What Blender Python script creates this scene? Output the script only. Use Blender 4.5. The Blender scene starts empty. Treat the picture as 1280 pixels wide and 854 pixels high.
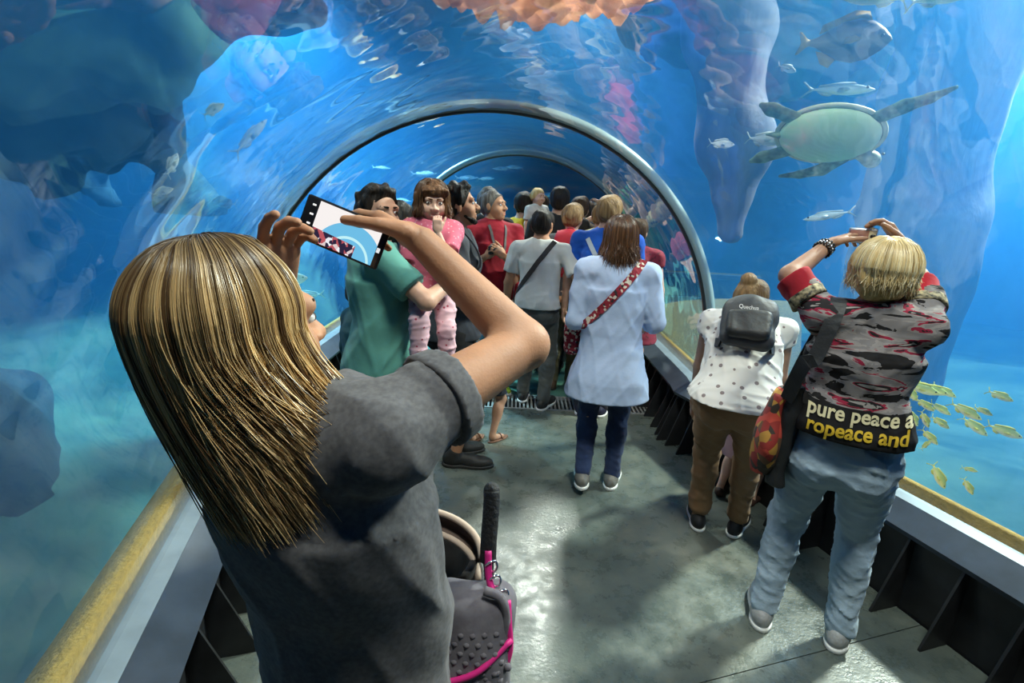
import bpy, bmesh, math, random
import numpy as np
from mathutils import Matrix, Vector
from mathutils.bvhtree import BVHTree

# ------------------------------------------------------------------ camera
SC = bpy.context.scene
COL = SC.collection
cam_d = bpy.data.cameras.new('camera'); cam = bpy.data.objects.new('camera', cam_d); COL.objects.link(cam)
cam_d.sensor_width = 36.0
cam_d.lens = 631.0 / 1280.0 * 36.0
cam_d.clip_start = 0.02
_p, _r = math.radians(-15.2), math.radians(2.6)
_F = Vector((0, math.cos(_p), math.sin(_p))); _U0 = Vector((0, -math.sin(_p), math.cos(_p))); _R0 = Vector((1, 0, 0))
_R = _R0 * math.cos(_r) + _U0 * math.sin(_r); _U = _U0 * math.cos(_r) - _R0 * math.sin(_r)
cam.matrix_world = Matrix(((_R.x, _U.x, -_F.x, 0.0), (_R.y, _U.y, -_F.y, 0.0), (_R.z, _U.z, -_F.z, 1.70), (0, 0, 0, 1)))
SC.camera = cam

# ------------------------------------------------------------------ world, exposure
SC.view_settings.view_transform = 'Standard'; SC.view_settings.look = 'None'
SC.view_settings.gamma = 1.0; SC.view_settings.use_curve_mapping = False
SC.view_settings.exposure = -0.15
wd = bpy.data.worlds.new('hall_above_tank'); SC.world = wd; wd.use_nodes = True
wd.node_tree.nodes['Background'].inputs[0].default_value = (0.30, 0.45, 0.60, 1)
wd.node_tree.nodes['Background'].inputs[1].default_value = 0.10
SC.cycles.max_bounces = 8; SC.cycles.transparent_max_bounces = 32; SC.cycles.volume_bounces = 1
SC.cycles.caustics_reflective = False; SC.cycles.caustics_refractive = False
SC.cycles.sample_clamp_indirect = 4.0

# ------------------------------------------------------------------ lamps over the tank, with added fill for the visitors
def spot(name, loc, target, watt, size, radius=0.25, color=(1, 1, 1), blend=0.6):
    d = bpy.data.lights.new(name, 'SPOT'); d.energy = watt; d.spot_size = math.radians(size); d.spot_blend = blend
    d.shadow_soft_size = radius; d.color = color
    o = bpy.data.objects.new(name, d); COL.objects.link(o); o.location = loc
    o.rotation_euler = (Vector(target) - Vector(loc)).to_track_quat('-Z', 'Y').to_euler()
    return o
spot('flood_or_fill', (4.9, 4.4, 5.2), (0.7, 2.2, 0.6), 5200, 62, 0.25, (1.0, 0.93, 0.82))
spot('flood_or_fill', (0.9, 0.2, 5.4), (0.3, 2.4, 0.8), 1300, 75, 0.5, (1.0, 0.93, 0.82))  # added fill from behind the camera, brightens the visitors' backs
spot('flood_or_fill', (-3.2, 4.2, 5.2), (-0.1, 2.8, 0.9), 550, 60, 0.4, (1.0, 0.95, 0.88))  # added fill from the left, lifts the visitors' shaded sides
spot('flood_or_fill', (6.2, 6.0, 3.9), (6.0, 5.6, 0.0), 2600, 150, 0.3, (0.80, 0.90, 1.0))
spot('flood_or_fill', (-3.6, 7.4, 5.0), (-3.0, 7.4, 0.0), 8500, 100, 0.3, (0.50, 0.85, 1.0))
spot('flood_or_fill', (-6.0, 2.5, 5.6), (-6.0, 2.5, 0.0), 420, 130, 0.3, (0.35, 0.75, 1.0))
spot('flood_or_fill', (0.6, 7.5, 5.0), (0.3, 5.5, 0.5), 2000, 90, 0.25, (1.0, 0.94, 0.84))

# ------------------------------------------------------------------ materials
MATS = {}
def nodes_of(m):
    m.use_nodes = True
    return m.node_tree.nodes, m.node_tree.links
def mat(name, color, rough=0.6, metal=0.0, noise=0.0, nscale=30.0, bump=0.0, bscale=60.0, color2=None, spec=0.4, stretch=(1, 1, 1), sss=0.0, coat=0.0, emit=0.0, sheen=0.0):
    """plain surface: base colour, optional noise towards color2, optional fine relief"""
    if name in MATS: return MATS[name]
    m = bpy.data.materials.new(name); N, L = nodes_of(m)
    b = N['Principled BSDF']
    b.inputs['Base Color'].default_value = (*color, 1); b.inputs['Roughness'].default_value = rough
    b.inputs['Metallic'].default_value = metal; b.inputs['Specular IOR Level'].default_value = spec
    if sss: b.inputs['Subsurface Weight'].default_value = sss; b.inputs['Subsurface Radius'].default_value = (0.012, 0.005, 0.003); b.inputs['Subsurface Scale'].default_value = 1.0
    if coat: b.inputs['Coat Weight'].default_value = coat
    if sheen: b.inputs['Sheen Weight'].default_value = sheen
    if emit: b.inputs['Emission Color'].default_value = (*color, 1); b.inputs['Emission Strength'].default_value = emit
    if noise or bump:
        tc = N.new('ShaderNodeTexCoord'); mp = N.new('ShaderNodeMapping'); mp.inputs['Scale'].default_value = stretch
        L.new(tc.outputs['Object'], mp.inputs['Vector'])
    if noise:
        t = N.new('ShaderNodeTexNoise'); t.inputs['Scale'].default_value = nscale; t.inputs['Detail'].default_value = 5
        L.new(mp.outputs[0], t.inputs['Vector'])
        r = N.new('ShaderNodeMapRange'); r.inputs['From Min'].default_value = 0.35; r.inputs['From Max'].default_value = 0.65
        L.new(t.outputs['Fac'], r.inputs['Value'])
        x = N.new('ShaderNodeMix'); x.data_type = 'RGBA'
        c2 = color2 or tuple(c * (1 - noise) for c in color)
        x.inputs['A'].default_value = (*color, 1); x.inputs['B'].default_value = (*c2, 1)
        L.new(r.outputs[0], x.inputs['Factor']); L.new(x.outputs['Result'], b.inputs['Base Color'])
    if bump:
        t2 = N.new('ShaderNodeTexNoise'); t2.inputs['Scale'].default_value = bscale; t2.inputs['Detail'].default_value = 4
        L.new(mp.outputs[0], t2.inputs['Vector'])
        bp = N.new('ShaderNodeBump'); bp.inputs['Strength'].default_value = bump; bp.inputs['Distance'].default_value = 0.01
        L.new(t2.outputs['Fac'], bp.inputs['Height']); L.new(bp.outputs[0], b.inputs['Normal'])
    MATS[name] = m
    return m

def acrylic_material():
    """clear acrylic: see-through, with Fresnel reflection and a slight waviness"""
    m = bpy.data.materials.new('acrylic'); N, L = nodes_of(m); N.remove(N['Principled BSDF'])
    out = N['Material Output']
    tr = N.new('ShaderNodeBsdfTransparent'); tr.inputs[0].default_value = (0.97, 0.99, 1.0, 1)
    gl = N.new('ShaderNodeBsdfGlossy'); gl.inputs['Roughness'].default_value = 0.02; gl.inputs['Color'].default_value = (1, 1, 1, 1)
    tc = N.new('ShaderNodeTexCoord')
    nz = N.new('ShaderNodeTexNoise'); nz.inputs['Scale'].default_value = 1.6; nz.inputs['Detail'].default_value = 2
    L.new(tc.outputs['Object'], nz.inputs['Vector'])
    bp = N.new('ShaderNodeBump'); bp.inputs['Strength'].default_value = 0.35; bp.inputs['Distance'].default_value = 0.06
    L.new(nz.outputs['Fac'], bp.inputs['Height']); L.new(bp.outputs[0], gl.inputs['Normal'])
    lw = N.new('ShaderNodeLayerWeight'); lw.inputs['Blend'].default_value = 0.5
    pw = N.new('ShaderNodeMath'); pw.operation = 'POWER'; pw.inputs[1].default_value = 3.8
    L.new(lw.outputs['Facing'], pw.inputs[0])
    mr = N.new('ShaderNodeMapRange'); mr.inputs['To Min'].default_value = 0.02; mr.inputs['To Max'].default_value = 0.85
    L.new(pw.outputs[0], mr.inputs['Value'])
    mx = N.new('ShaderNodeMixShader')
    L.new(mr.outputs[0], mx.inputs[0]); L.new(tr.outputs[0], mx.inputs[1]); L.new(gl.outputs[0], mx.inputs[2])
    L.new(mx.outputs[0], out.inputs['Surface'])
    return m

def water_material():
    m = bpy.data.materials.new('tank_water'); N, L = nodes_of(m); N.remove(N['Principled BSDF'])
    out = N['Material Output']
    sc = N.new('ShaderNodeVolumeScatter'); sc.inputs['Color'].default_value = (0.06, 0.40, 1.0, 1); sc.inputs['Density'].default_value = 0.10
    sc.inputs['Anisotropy'].default_value = 0.25
    ab = N.new('ShaderNodeVolumeAbsorption'); ab.inputs['Color'].default_value = (0.05, 0.56, 0.92, 1); ab.inputs['Density'].default_value = 0.13
    ad = N.new('ShaderNodeAddShader'); L.new(sc.outputs[0], ad.inputs[0]); L.new(ab.outputs[0], ad.inputs[1])
    L.new(ad.outputs[0], out.inputs['Volume'])
    return m

# ------------------------------------------------------------------ linking helpers
def link(name, me, material=None, parent=None, smooth=True):
    o = bpy.data.objects.new(name, me); COL.objects.link(o)
    if material is not None and not me.materials: me.materials.append(material)
    if parent is not None: o.parent = parent
    if smooth: me.shade_smooth()
    return o
def mesh_of(name, verts, faces):
    me = bpy.data.meshes.new(name)
    me.from_pydata([tuple(v) for v in verts], [], [tuple(f) for f in faces]); me.update()
    return me
def np_mesh(name, V, Q):
    """mesh from numpy vertices and quads (or triangles)"""
    me = bpy.data.meshes.new(name); k = Q.shape[1]
    me.vertices.add(len(V)); me.vertices.foreach_set('co', V.astype(np.float32).ravel())
    me.loops.add(Q.size); me.loops.foreach_set('vertex_index', Q.astype(np.int32).ravel())
    me.polygons.add(len(Q)); me.polygons.foreach_set('loop_start', np.arange(0, Q.size, k, dtype=np.int32))
    me.update(calc_edges=True)
    return me
def tag(o, label=None, cat=None, group=None, kind=None):
    if label: o['label'] = label
    if cat: o['category'] = cat
    if group: o['group'] = group
    if kind: o['kind'] = kind
    return o
def empty(name, loc=(0, 0, 0), rz=0.0):
    o = bpy.data.objects.new(name, None); COL.objects.link(o); o.location = loc; o.rotation_euler = (0, 0, rz); o.empty_display_size = 0.1
    return o

# ------------------------------------------------------------------ the tunnel's course (plan), then sweeps along it
TR, TZ = 1.57, 0.68                   # acrylic radius and its centre height
def course():
    """(x, y, heading clockwise from +Y) samples; station 0 is the joint ring"""
    P0 = np.array((-0.13, 3.37)); out = []
    h = math.radians(-17); d = np.array((math.sin(h), math.cos(h)))
    for s in np.linspace(-7.5, -0.35, 24): out.append((*(P0 + d * s), h))
    out.append((*P0, math.radians(-8.5)))
    for s in np.linspace(0.35, 1.9, 6): out.append((P0[0], P0[1] + s, 0.0))
    R = 3.8
    for a in np.linspace(2, 105, 36):
        a = math.radians(a); out.append((P0[0] + R - R * math.cos(a), P0[1] + 1.9 + R * math.sin(a), a))
    return out
COURSE = course(); JOINT = 24
def sweep(profile, i0=0, i1=None, closed=False, cap=False):
    """profile: (u across to the right, z) points -> verts, faces along COURSE[i0:i1]"""
    C = COURSE[i0:i1]; n = len(profile); V = []; F = []
    for x, y, h in C:
        k = 1.0
        for u, z in profile: V.append((x + u * k * math.cos(h), y - u * k * math.sin(h), z))
    for i in range(len(C) - 1):
        for j in range(n if closed else n - 1):
            a = i * n + j; b = i * n + (j + 1) % n
            F.append((a, b, b + n, a + n))
    if cap:
        F.append(tuple(range(n))[::-1]); m = (len(C) - 1) * n; F.append(tuple(range(m, m + n)))
    return V, F
def arc_profile(r, z_low, n=40):
    a0 = math.asin((z_low - TZ) / r)
    return [(r * math.cos(t), TZ + r * math.sin(t)) for t in np.linspace(a0, math.pi - a0, n)]
def fix(me):
    bm = bmesh.new(); bm.from_mesh(me); bmesh.ops.recalc_face_normals(bm, faces=bm.faces); bm.to_mesh(me); bm.free(); return me
# ------------------------------------------------------------------ structure: tank
ACRYLIC = acrylic_material()
def build_structure():
    # acrylic shell in three lengths with real thickness
    for k, (a, b) in enumerate(((0, JOINT + 1), (JOINT, 36), (35, None))):
        pr = arc_profile(TR, 0.44) + arc_profile(TR + 0.05, 0.44)[::-1]
        V, F = sweep(pr, a, b, closed=True)
        g = link('wall_acrylic', fix(mesh_of('wall_acrylic', V, F)), ACRYLIC)
        tag(g, 'curved clear acrylic tunnel wall ' + ('arching over the concrete walkway', 'beyond the joint ring', 'of the bending far stretch')[k], 'tunnel wall', kind='structure')
    # water between tank walls and tunnel: outer box, inner tube
    hull = arc_profile(TR + 0.06, -0.15, 48)
    V, F = sweep(hull, closed=True, cap=True)
    me = fix(mesh_of('hull', V, F))
    bm = bmesh.new(); bm.from_mesh(me); bmesh.ops.reverse_faces(bm, faces=bm.faces)
    lo, hi = (-9.4, -4.6, -1.35), (12.4, 15.4, 4.4)
    vs = [bm.verts.new((x, y, z)) for x in (lo[0], hi[0]) for y in (lo[1], hi[1]) for z in (lo[2], hi[2])]
    fs = [bm.faces.new([vs[i] for i in q]) for q in ((0, 1, 3, 2), (4, 6, 7, 5), (0, 4, 5, 1), (2, 3, 7, 6), (0, 2, 6, 4), (1, 5, 7, 3))]
    bmesh.ops.recalc_face_normals(bm, faces=fs)
    w = bpy.data.meshes.new('water'); bm.to_mesh(w); bm.free()
    tag(link('water', w, water_material(), smooth=False), 'blue tank water around the tunnel', 'water', kind='structure')
    # tank walls and sea bed
    rock = mat('tank_rock', (0.10, 0.25, 0.36), 0.9, noise=0.7, nscale=0.9, bump=0.8, bscale=3.0, color2=(0.03, 0.09, 0.16))
    rng = np.random.default_rng(5)
    def rough_sheet(name, o, u, v, nu, nv, amp, material):
        o, u, v = map(np.array, (o, u, v)); n = np.cross(u, v); n = n / np.linalg.norm(n)
        V = []; ph = rng.uniform(0, 6, 8); fr = rng.uniform(.4, 1.6, 8)
        for i in range(nu + 1):
            for j in range(nv + 1):
                p = o + u * i / nu + v * j / nv
                q = p @ np.array((1, .7, .4)); r = p @ np.array((-.3, 1, -.8))
                d = amp * (math.sin(fr[0] * q + ph[0]) + math.sin(fr[1] * r + ph[1] + math.sin(q)) + .5 * math.sin(2.7 * q + ph[2]) * math.sin(2.3 * r + ph[3]) + .25 * math.sin(6 * r + ph[4] + q))
                V.append(p + n * d)
        F = [(i * (nv + 1) + j, (i + 1) * (nv + 1) + j, (i + 1) * (nv + 1) + j + 1, i * (nv + 1) + j + 1) for i in range(nu) for j in range(nv)]
        return link(name, mesh_of(name, V, F), material)
    tag(rough_sheet('wall_left', (-9, -4.5, -1.3), (0, 19.5, 0), (0, 0, 7.5), 60, 24, .18, rock), 'dim blue rock wall of the tank', 'tank wall', kind='structure')
    tag(rough_sheet('wall_right', (12, -4.5, -1.3), (0, 19.5, 0), (0, 0, 7.5), 60, 24, -.18, rock), 'dim blue rock wall closing the tank', 'tank wall', kind='structure')
    tag(rough_sheet('wall_back', (-9.2, 15, -1.3), (21.5, 0, 0), (0, 0, 7.5), 60, 24, -.18, rock), 'dim blue rock wall behind the tunnel bend', 'tank wall', kind='structure')
    tag(rough_sheet('wall_front', (-9.2, -4.3, -1.3), (21.5, 0, 0), (0, 0, 7.5), 40, 16, .1, rock), 'dim blue rock wall at the tunnel mouth', 'tank wall', kind='structure')
    bed = mat('sea_bed', (0.16, 0.32, 0.26), 0.95, noise=0.6, nscale=1.3, bump=0.9, bscale=5.0, color2=(0.05, 0.16, 0.17))
    # bed with a trench for the tunnel: heightfield that rises to the sill beside the acrylic
    xs = np.linspace(-9, 12, 106); ys = np.linspace(-4.5, 15, 98)
    cx = np.array([(c[0], c[1]) for c in COURSE])
    V = []
    for x in xs:
        for y in ys:
            d = np.sqrt(((cx - (x, y)) ** 2).sum(1)).min()
            z = -0.55 + 0.12 * math.sin(1.3 * x + .6 * y) + 0.1 * math.sin(1.1 * y - .8 * x + 1) + .05 * math.sin(3.1 * x + 2 * y)
            if d < 1.5: z = -0.9
            V.append((x, y, z))
    ny = len(ys)
    F = [(i * ny + j, (i + 1) * ny + j, (i + 1) * ny + j + 1, i * ny + j + 1) for i in range(len(xs) - 1) for j in range(ny - 1)]
    tag(link('ground', mesh_of('ground', V, F), bed), 'green-blue sea bed of the tank', 'sea bed', kind='structure')
    # sand bank against the outside of the acrylic
    sand = mat('sand', (0.48, 0.31, 0.08), 0.95, noise=0.5, nscale=40, bump=0.9, bscale=70, color2=(0.36, 0.24, 0.07))
    for s, nm in ((1, 'golden sand ledge outside the acrylic, beside the snapper school'), (-1, 'golden sand ledge outside the acrylic by the rock wall side')):
        V, F = sweep([(s * (TR + .052), .30), (s * (TR + .053), .50), (s * (TR + .10), .495), (s * (TR + .17), .44), (s * (TR + .36), .05), (s * (TR + .75), -.6)])
        tag(link('sand_ledge', fix(mesh_of('sand_ledge', V, F)), sand), nm, 'sand ledge', kind='structure')

    # walkway floor
    m = bpy.data.materials.new('worn_concrete'); N, L = nodes_of(m); b = N['Principled BSDF']
    tc = N.new('ShaderNodeTexCoord')
    def noise(scale, detail=6, rough=.6):
        t = N.new('ShaderNodeTexNoise'); t.inputs['Scale'].default_value = scale; t.inputs['Detail'].default_value = detail; t.inputs['Roughness'].default_value = rough
        L.new(tc.outputs['Object'], t.inputs['Vector']); return t
    def ramp(src, stops):
        r = N.new('ShaderNodeValToRGB'); L.new(src, r.inputs[0]); e = r.color_ramp.elements
        e[0].position, e[0].color = stops[0][0], (*stops[0][1], 1); e[1].position, e[1].color = stops[-1][0], (*stops[-1][1], 1)
        for p, c in stops[1:-1]: k = e.new(p); k.color = (*c, 1)
        return r
    n1 = noise(1.4, 8, .65); n2 = noise(9, 6, .7); n3 = noise(70, 3)
    r1 = ramp(n1.outputs[0], ((.32, (.07, .088, .086)), (.5, (.13, .152, .138)), (.66, (.215, .222, .185))))
    r2 = ramp(n2.outputs[0], ((.35, (.60, .63, .62)), (.65, (.88, .88, .85))))
    mx = N.new('ShaderNodeMix'); mx.data_type = 'RGBA'; mx.blend_type = 'MULTIPLY'; mx.inputs['Factor'].default_value = 1
    L.new(r1.outputs[0], mx.inputs['A']); L.new(r2.outputs[0], mx.inputs['B']); L.new(mx.outputs['Result'], b.inputs['Base Color'])
    rr = N.new('ShaderNodeMapRange'); rr.inputs['From Min'].default_value = .35; rr.inputs['From Max'].default_value = .65; rr.inputs['To Min'].default_value = .18; rr.inputs['To Max'].default_value = .5
    L.new(n2.outputs[0], rr.inputs['Value']); L.new(rr.outputs[0], b.inputs['Roughness'])
    bp = N.new('ShaderNodeBump'); bp.inputs['Strength'].default_value = .35; bp.inputs['Distance'].default_value = .004
    ad = N.new('ShaderNodeMath'); ad.operation = 'ADD'; L.new(n2.outputs[0], ad.inputs[0]); L.new(n3.outputs[0], ad.inputs[1])
    L.new(ad.outputs[0], bp.inputs['Height']); L.new(bp.outputs[0], b.inputs['Normal'])
    conc = m
    # slabs: cut across the course at joints
    def slab(name, prof_w, i0, i1, material, label):
        V, F = sweep([(-prof_w, -.12), (-prof_w, 0), (prof_w, 0), (prof_w, -.12)], i0, i1, closed=True, cap=True)
        tag(link(name, fix(mesh_of(name, V, F)), material, smooth=False), label, 'floor', kind='structure')
    return conc, slab
CONC, SLAB = build_structure()

def kerb_frame(s_path):
    """point, heading at arc length from the joint along COURSE"""
    pts = np.array([(c[0], c[1]) for c in COURSE]); seg = np.linalg.norm(np.diff(pts, axis=0), axis=1); cum = np.r_[0, np.cumsum(seg)]; cum -= cum[JOINT]
    i = int(np.clip(np.searchsorted(cum, s_path) - 1, 0, len(seg) - 1)); t = (s_path - cum[i]) / seg[i]
    p = pts[i] * (1 - t) + pts[i + 1] * t
    return p, COURSE[i][2] * (1 - t) + COURSE[i + 1][2] * t

def build_walkway():
    floor = empty('floor'); tag(floor, 'worn grey-green concrete walkway floor in slabs', 'floor', kind='structure')
    green = mat('green_floor_paint', (.10, .26, .20), .35, noise=.4, nscale=3, bump=.2, bscale=30, color2=(.06, .16, .14))
    def slab(a, b, m):
        p = [kerb_frame(s) for s in np.linspace(a + .002, b - .002, max(2, int((b - a) / .25) + 1))]
        V = []; F = []
        for (x, y), h in p:
            for u, z in ((-1.44, -.12), (-1.44, 0), (1.44, 0), (1.44, -.12)): V.append((x + u * math.cos(h), y - u * math.sin(h), z))
        for i in range(len(p) - 1):
            for j in range(4): F.append((i * 4 + j, i * 4 + (j + 1) % 4, i * 4 + 4 + (j + 1) % 4, i * 4 + 4 + j))
        F.append((0, 1, 2, 3)); n = len(V) - 4; F.append((n, n + 1, n + 2, n + 3))
        link('slab', fix(mesh_of('slab', V, F)), m, floor, smooth=False)
    for a, b in ((-7.3, -4.3), (-4.3, -2.05), (-2.05, .68)): slab(a, b, CONC)
    slab(1.02, 3.2, green); slab(3.2, 6.2, green); slab(6.2, 11, green)
    # ribbed metal grating strip across the walkway
    steel = mat('grating_steel', (.42, .43, .42), .45, .3, noise=.3, nscale=20)
    dark = mat('grating_pit', (.02, .022, .022), .7)
    g = empty('floor_grating', (0, 0, 0)); tag(g, 'ribbed metal drain grating strip crossing the walkway', 'grating')
    (x, y), h = kerb_frame(.85)
    g.location = (x, y, 0); g.rotation_euler = (0, 0, -h)
    def box(name, c, s, m, parent):
        return link(name, box_mesh(c, s), m, parent, smooth=False)
    box('pit', (0, 0, -.05), (2.84, .32, .03), dark, g)
    box('frame', (0, .155, -.012), (2.84, .02, .03), steel, g); box('frame', (0, -.155, -.012), (2.84, .02, .03), steel, g)
    bar = box_mesh((0, 0, -.012), (.016, .29, .022))
    for i in range(82):
        o = link('bar', bar, steel, g, smooth=False); o.location = (-1.4 + i * 2.8 / 81, 0, 0)
    # kerbs
    black = mat('kerb_black', (.018, .019, .022), .45, noise=.4, nscale=12)
    railm = mat('rail_grey', (.20, .25, .29), .45, .1, noise=.2, nscale=9)
    railb = mat('rail_bevel', (.045, .06, .085), .4, .2, noise=.3, nscale=9)
    fin_prof = [(-.0, .385), (-.17, .0), (0, 0)]
    for s, lab in ((-1, 'black kerb with triangular gusset fins under the rock side acrylic'), (1, 'black kerb with triangular gusset fins under the snapper side acrylic')):
        k = empty('kerb'); tag(k, lab, 'kerb', kind='structure')
        def strip(name, prof, m, closed=True):
            V, F = sweep([(s * u, z) for u, z in prof], closed=closed, cap=closed)
            return link(name, fix(mesh_of(name, V, F)), m, k, smooth=False)
        strip('kerb_panel', [(1.45, -.1), (1.45, .42), (1.56, .42), (1.56, -.1)], black)
        strip('rail_bevel', [(1.385, .375), (1.375, .40), (1.495, .468), (1.50, .375)], railb)
        strip('rail', [(1.496, .40), (1.496, .469), (1.545, .478), (1.565, .478), (1.565, .40)], railm)
        fv = [(0, -.006, .39), (-.15, -.006, 0), (.005, -.006, 0), (.005, -.006, .39), (-.02, -.006, .39)]
        t = .005
        prof = [(-.03, .388), (-.165, .012), (-.165, 0), (.004, 0), (.004, .388)]
        V = [(s * u, -t, z) for u, z in prof] + [(s * u, t, z) for u, z in prof]; n = len(prof)
        F = [tuple(range(n)), tuple(range(n, 2 * n))] + [(i, (i + 1) % n, (i + 1) % n + n, i + n) for i in range(n)]
        fin = fix(mesh_of('fin', V, F))
        for q in np.arange(-4.3, 4.4, .215):
            (x, y), h = kerb_frame(q)
            o = link('fin', fin, black, k, smooth=False); u = s * 1.45
            o.location = (x + u * math.cos(h), y - u * math.sin(h), 0); o.rotation_euler = (0, 0, -h)
    # joint rings between the acrylic lengths
    seal = mat('joint_seal', (.03, .04, .045), .35); ringm = mat('joint_ring', (.36, .50, .52), .35, .2)
    for idx, (ww, lab) in ((JOINT, (.03, 'pale joint ring arching over the walkway between acrylic lengths')), (35, (.03, 'joint ring over the far bend of the tunnel'))):
        r = empty('joint_ring'); tag(r, lab, 'joint ring', kind='structure')
        (x, y, h) = COURSE[idx]
        for nm, ra, rb, w, m in (('seal', TR - .012, TR + .012, ww * .5, seal), ('ring_band', TR + .001, TR + .06, ww, ringm)):
            pa, pb = arc_profile(ra, .46, 64), arc_profile(rb, .46, 64)
            V = []
            for (u0, z0), (u1, z1) in zip(pa, pb):
                for u, z, d in ((u0, z0, -w), (u0, z0, w), (u1, z1, w), (u1, z1, -w)):
                    V.append((x + u * math.cos(h) + d * math.sin(h), y - u * math.sin(h) + d * math.cos(h), z))
            F = [(i * 4 + j, i * 4 + (j + 1) % 4, i * 4 + 4 + (j + 1) % 4, i * 4 + 4 + j) for i in range(63) for j in range(4)]
            link(nm, fix(mesh_of(nm, V, F)), m, r)
def box_mesh(c, s, bevel=0.0):
    bm = bmesh.new(); bmesh.ops.create_cube(bm, size=1.0)
    for v in bm.verts: v.co = Vector((v.co.x * s[0] + c[0], v.co.y * s[1] + c[1], v.co.z * s[2] + c[2]))
    if bevel: bmesh.ops.bevel(bm, geom=bm.edges[:], offset=bevel, segments=2, affect='EDGES', profile=.5)
    me = bpy.data.meshes.new('box'); bm.to_mesh(me); bm.free(); return me
build_walkway()
# ------------------------------------------------------------------ smooth solids: distance fields meshed with surface nets
def V3(*a): return np.array(a, float)
def unit(v): v = np.asarray(v, float); return v / max(np.linalg.norm(v), 1e-9)
def rot(axis, deg):
    return np.array(Matrix.Rotation(math.radians(deg), 3, axis))
def frame_from(y, up=(0, 0, 1)):
    """columns x, y, z with y along the given direction and z near up"""
    y = unit(y); x = unit(np.cross(y, up)); z = np.cross(x, y); return np.stack((x, y, z), 1)

def surface_nets(D, org, h):
    s = D < 0
    m = np.zeros(tuple(n - 1 for n in D.shape), np.int8)
    for a in (0, 1):
        for b in (0, 1):
            for c in (0, 1):
                m += s[a:a + m.shape[0], b:b + m.shape[1], c:c + m.shape[2]]
    act = (m > 0) & (m < 8)
    I = np.argwhere(act)
    idx = np.full(act.shape, -1, np.int32); idx[act] = np.arange(len(I))
    cor = [(a, b, c) for a in (0, 1) for b in (0, 1) for c in (0, 1)]
    d = np.stack([D[I[:, 0] + a, I[:, 1] + b, I[:, 2] + c] for a, b, c in cor], 1)
    P = np.zeros((len(I), 3)); n = np.zeros(len(I))
    for i in range(8):
        for j in range(i + 1, 8):
            df = [abs(p - q) for p, q in zip(cor[i], cor[j])]
            if sum(df) != 1: continue
            k = (d[:, i] < 0) != (d[:, j] < 0)
            t = d[k, i] / (d[k, i] - d[k, j])
            a, b = np.array(cor[i], float), np.array(cor[j], float)
            P[k] += a + t[:, None] * (b - a); n[k] += 1
    P = (P / n[:, None] + I) * h + org
    Q = []
    for ax in range(3):
        u, v = (ax + 1) % 3, (ax + 2) % 3
        sl0 = [slice(None)] * 3; sl1 = [slice(None)] * 3
        sl0[ax] = slice(0, -1); sl1[ax] = slice(1, None)
        for q in (u, v): sl0[q] = slice(1, -1); sl1[q] = slice(1, -1)
        a, b = s[tuple(sl0)], s[tuple(sl1)]
        for flip, mk in ((False, a & ~b), (True, ~a & b)):
            E = np.argwhere(mk)
            if not len(E): continue
            E[:, u] += 1; E[:, v] += 1
            def cell(du, dv):
                c = E.copy(); c[:, u] += du; c[:, v] += dv; return idx[c[:, 0], c[:, 1], c[:, 2]]
            q = np.stack((cell(-1, -1), cell(0, -1), cell(0, 0), cell(-1, 0)), 1)
            Q.append(q[:, ::-1] if flip else q)
    return P, (np.concatenate(Q) if Q else np.zeros((0, 4), int))

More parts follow.
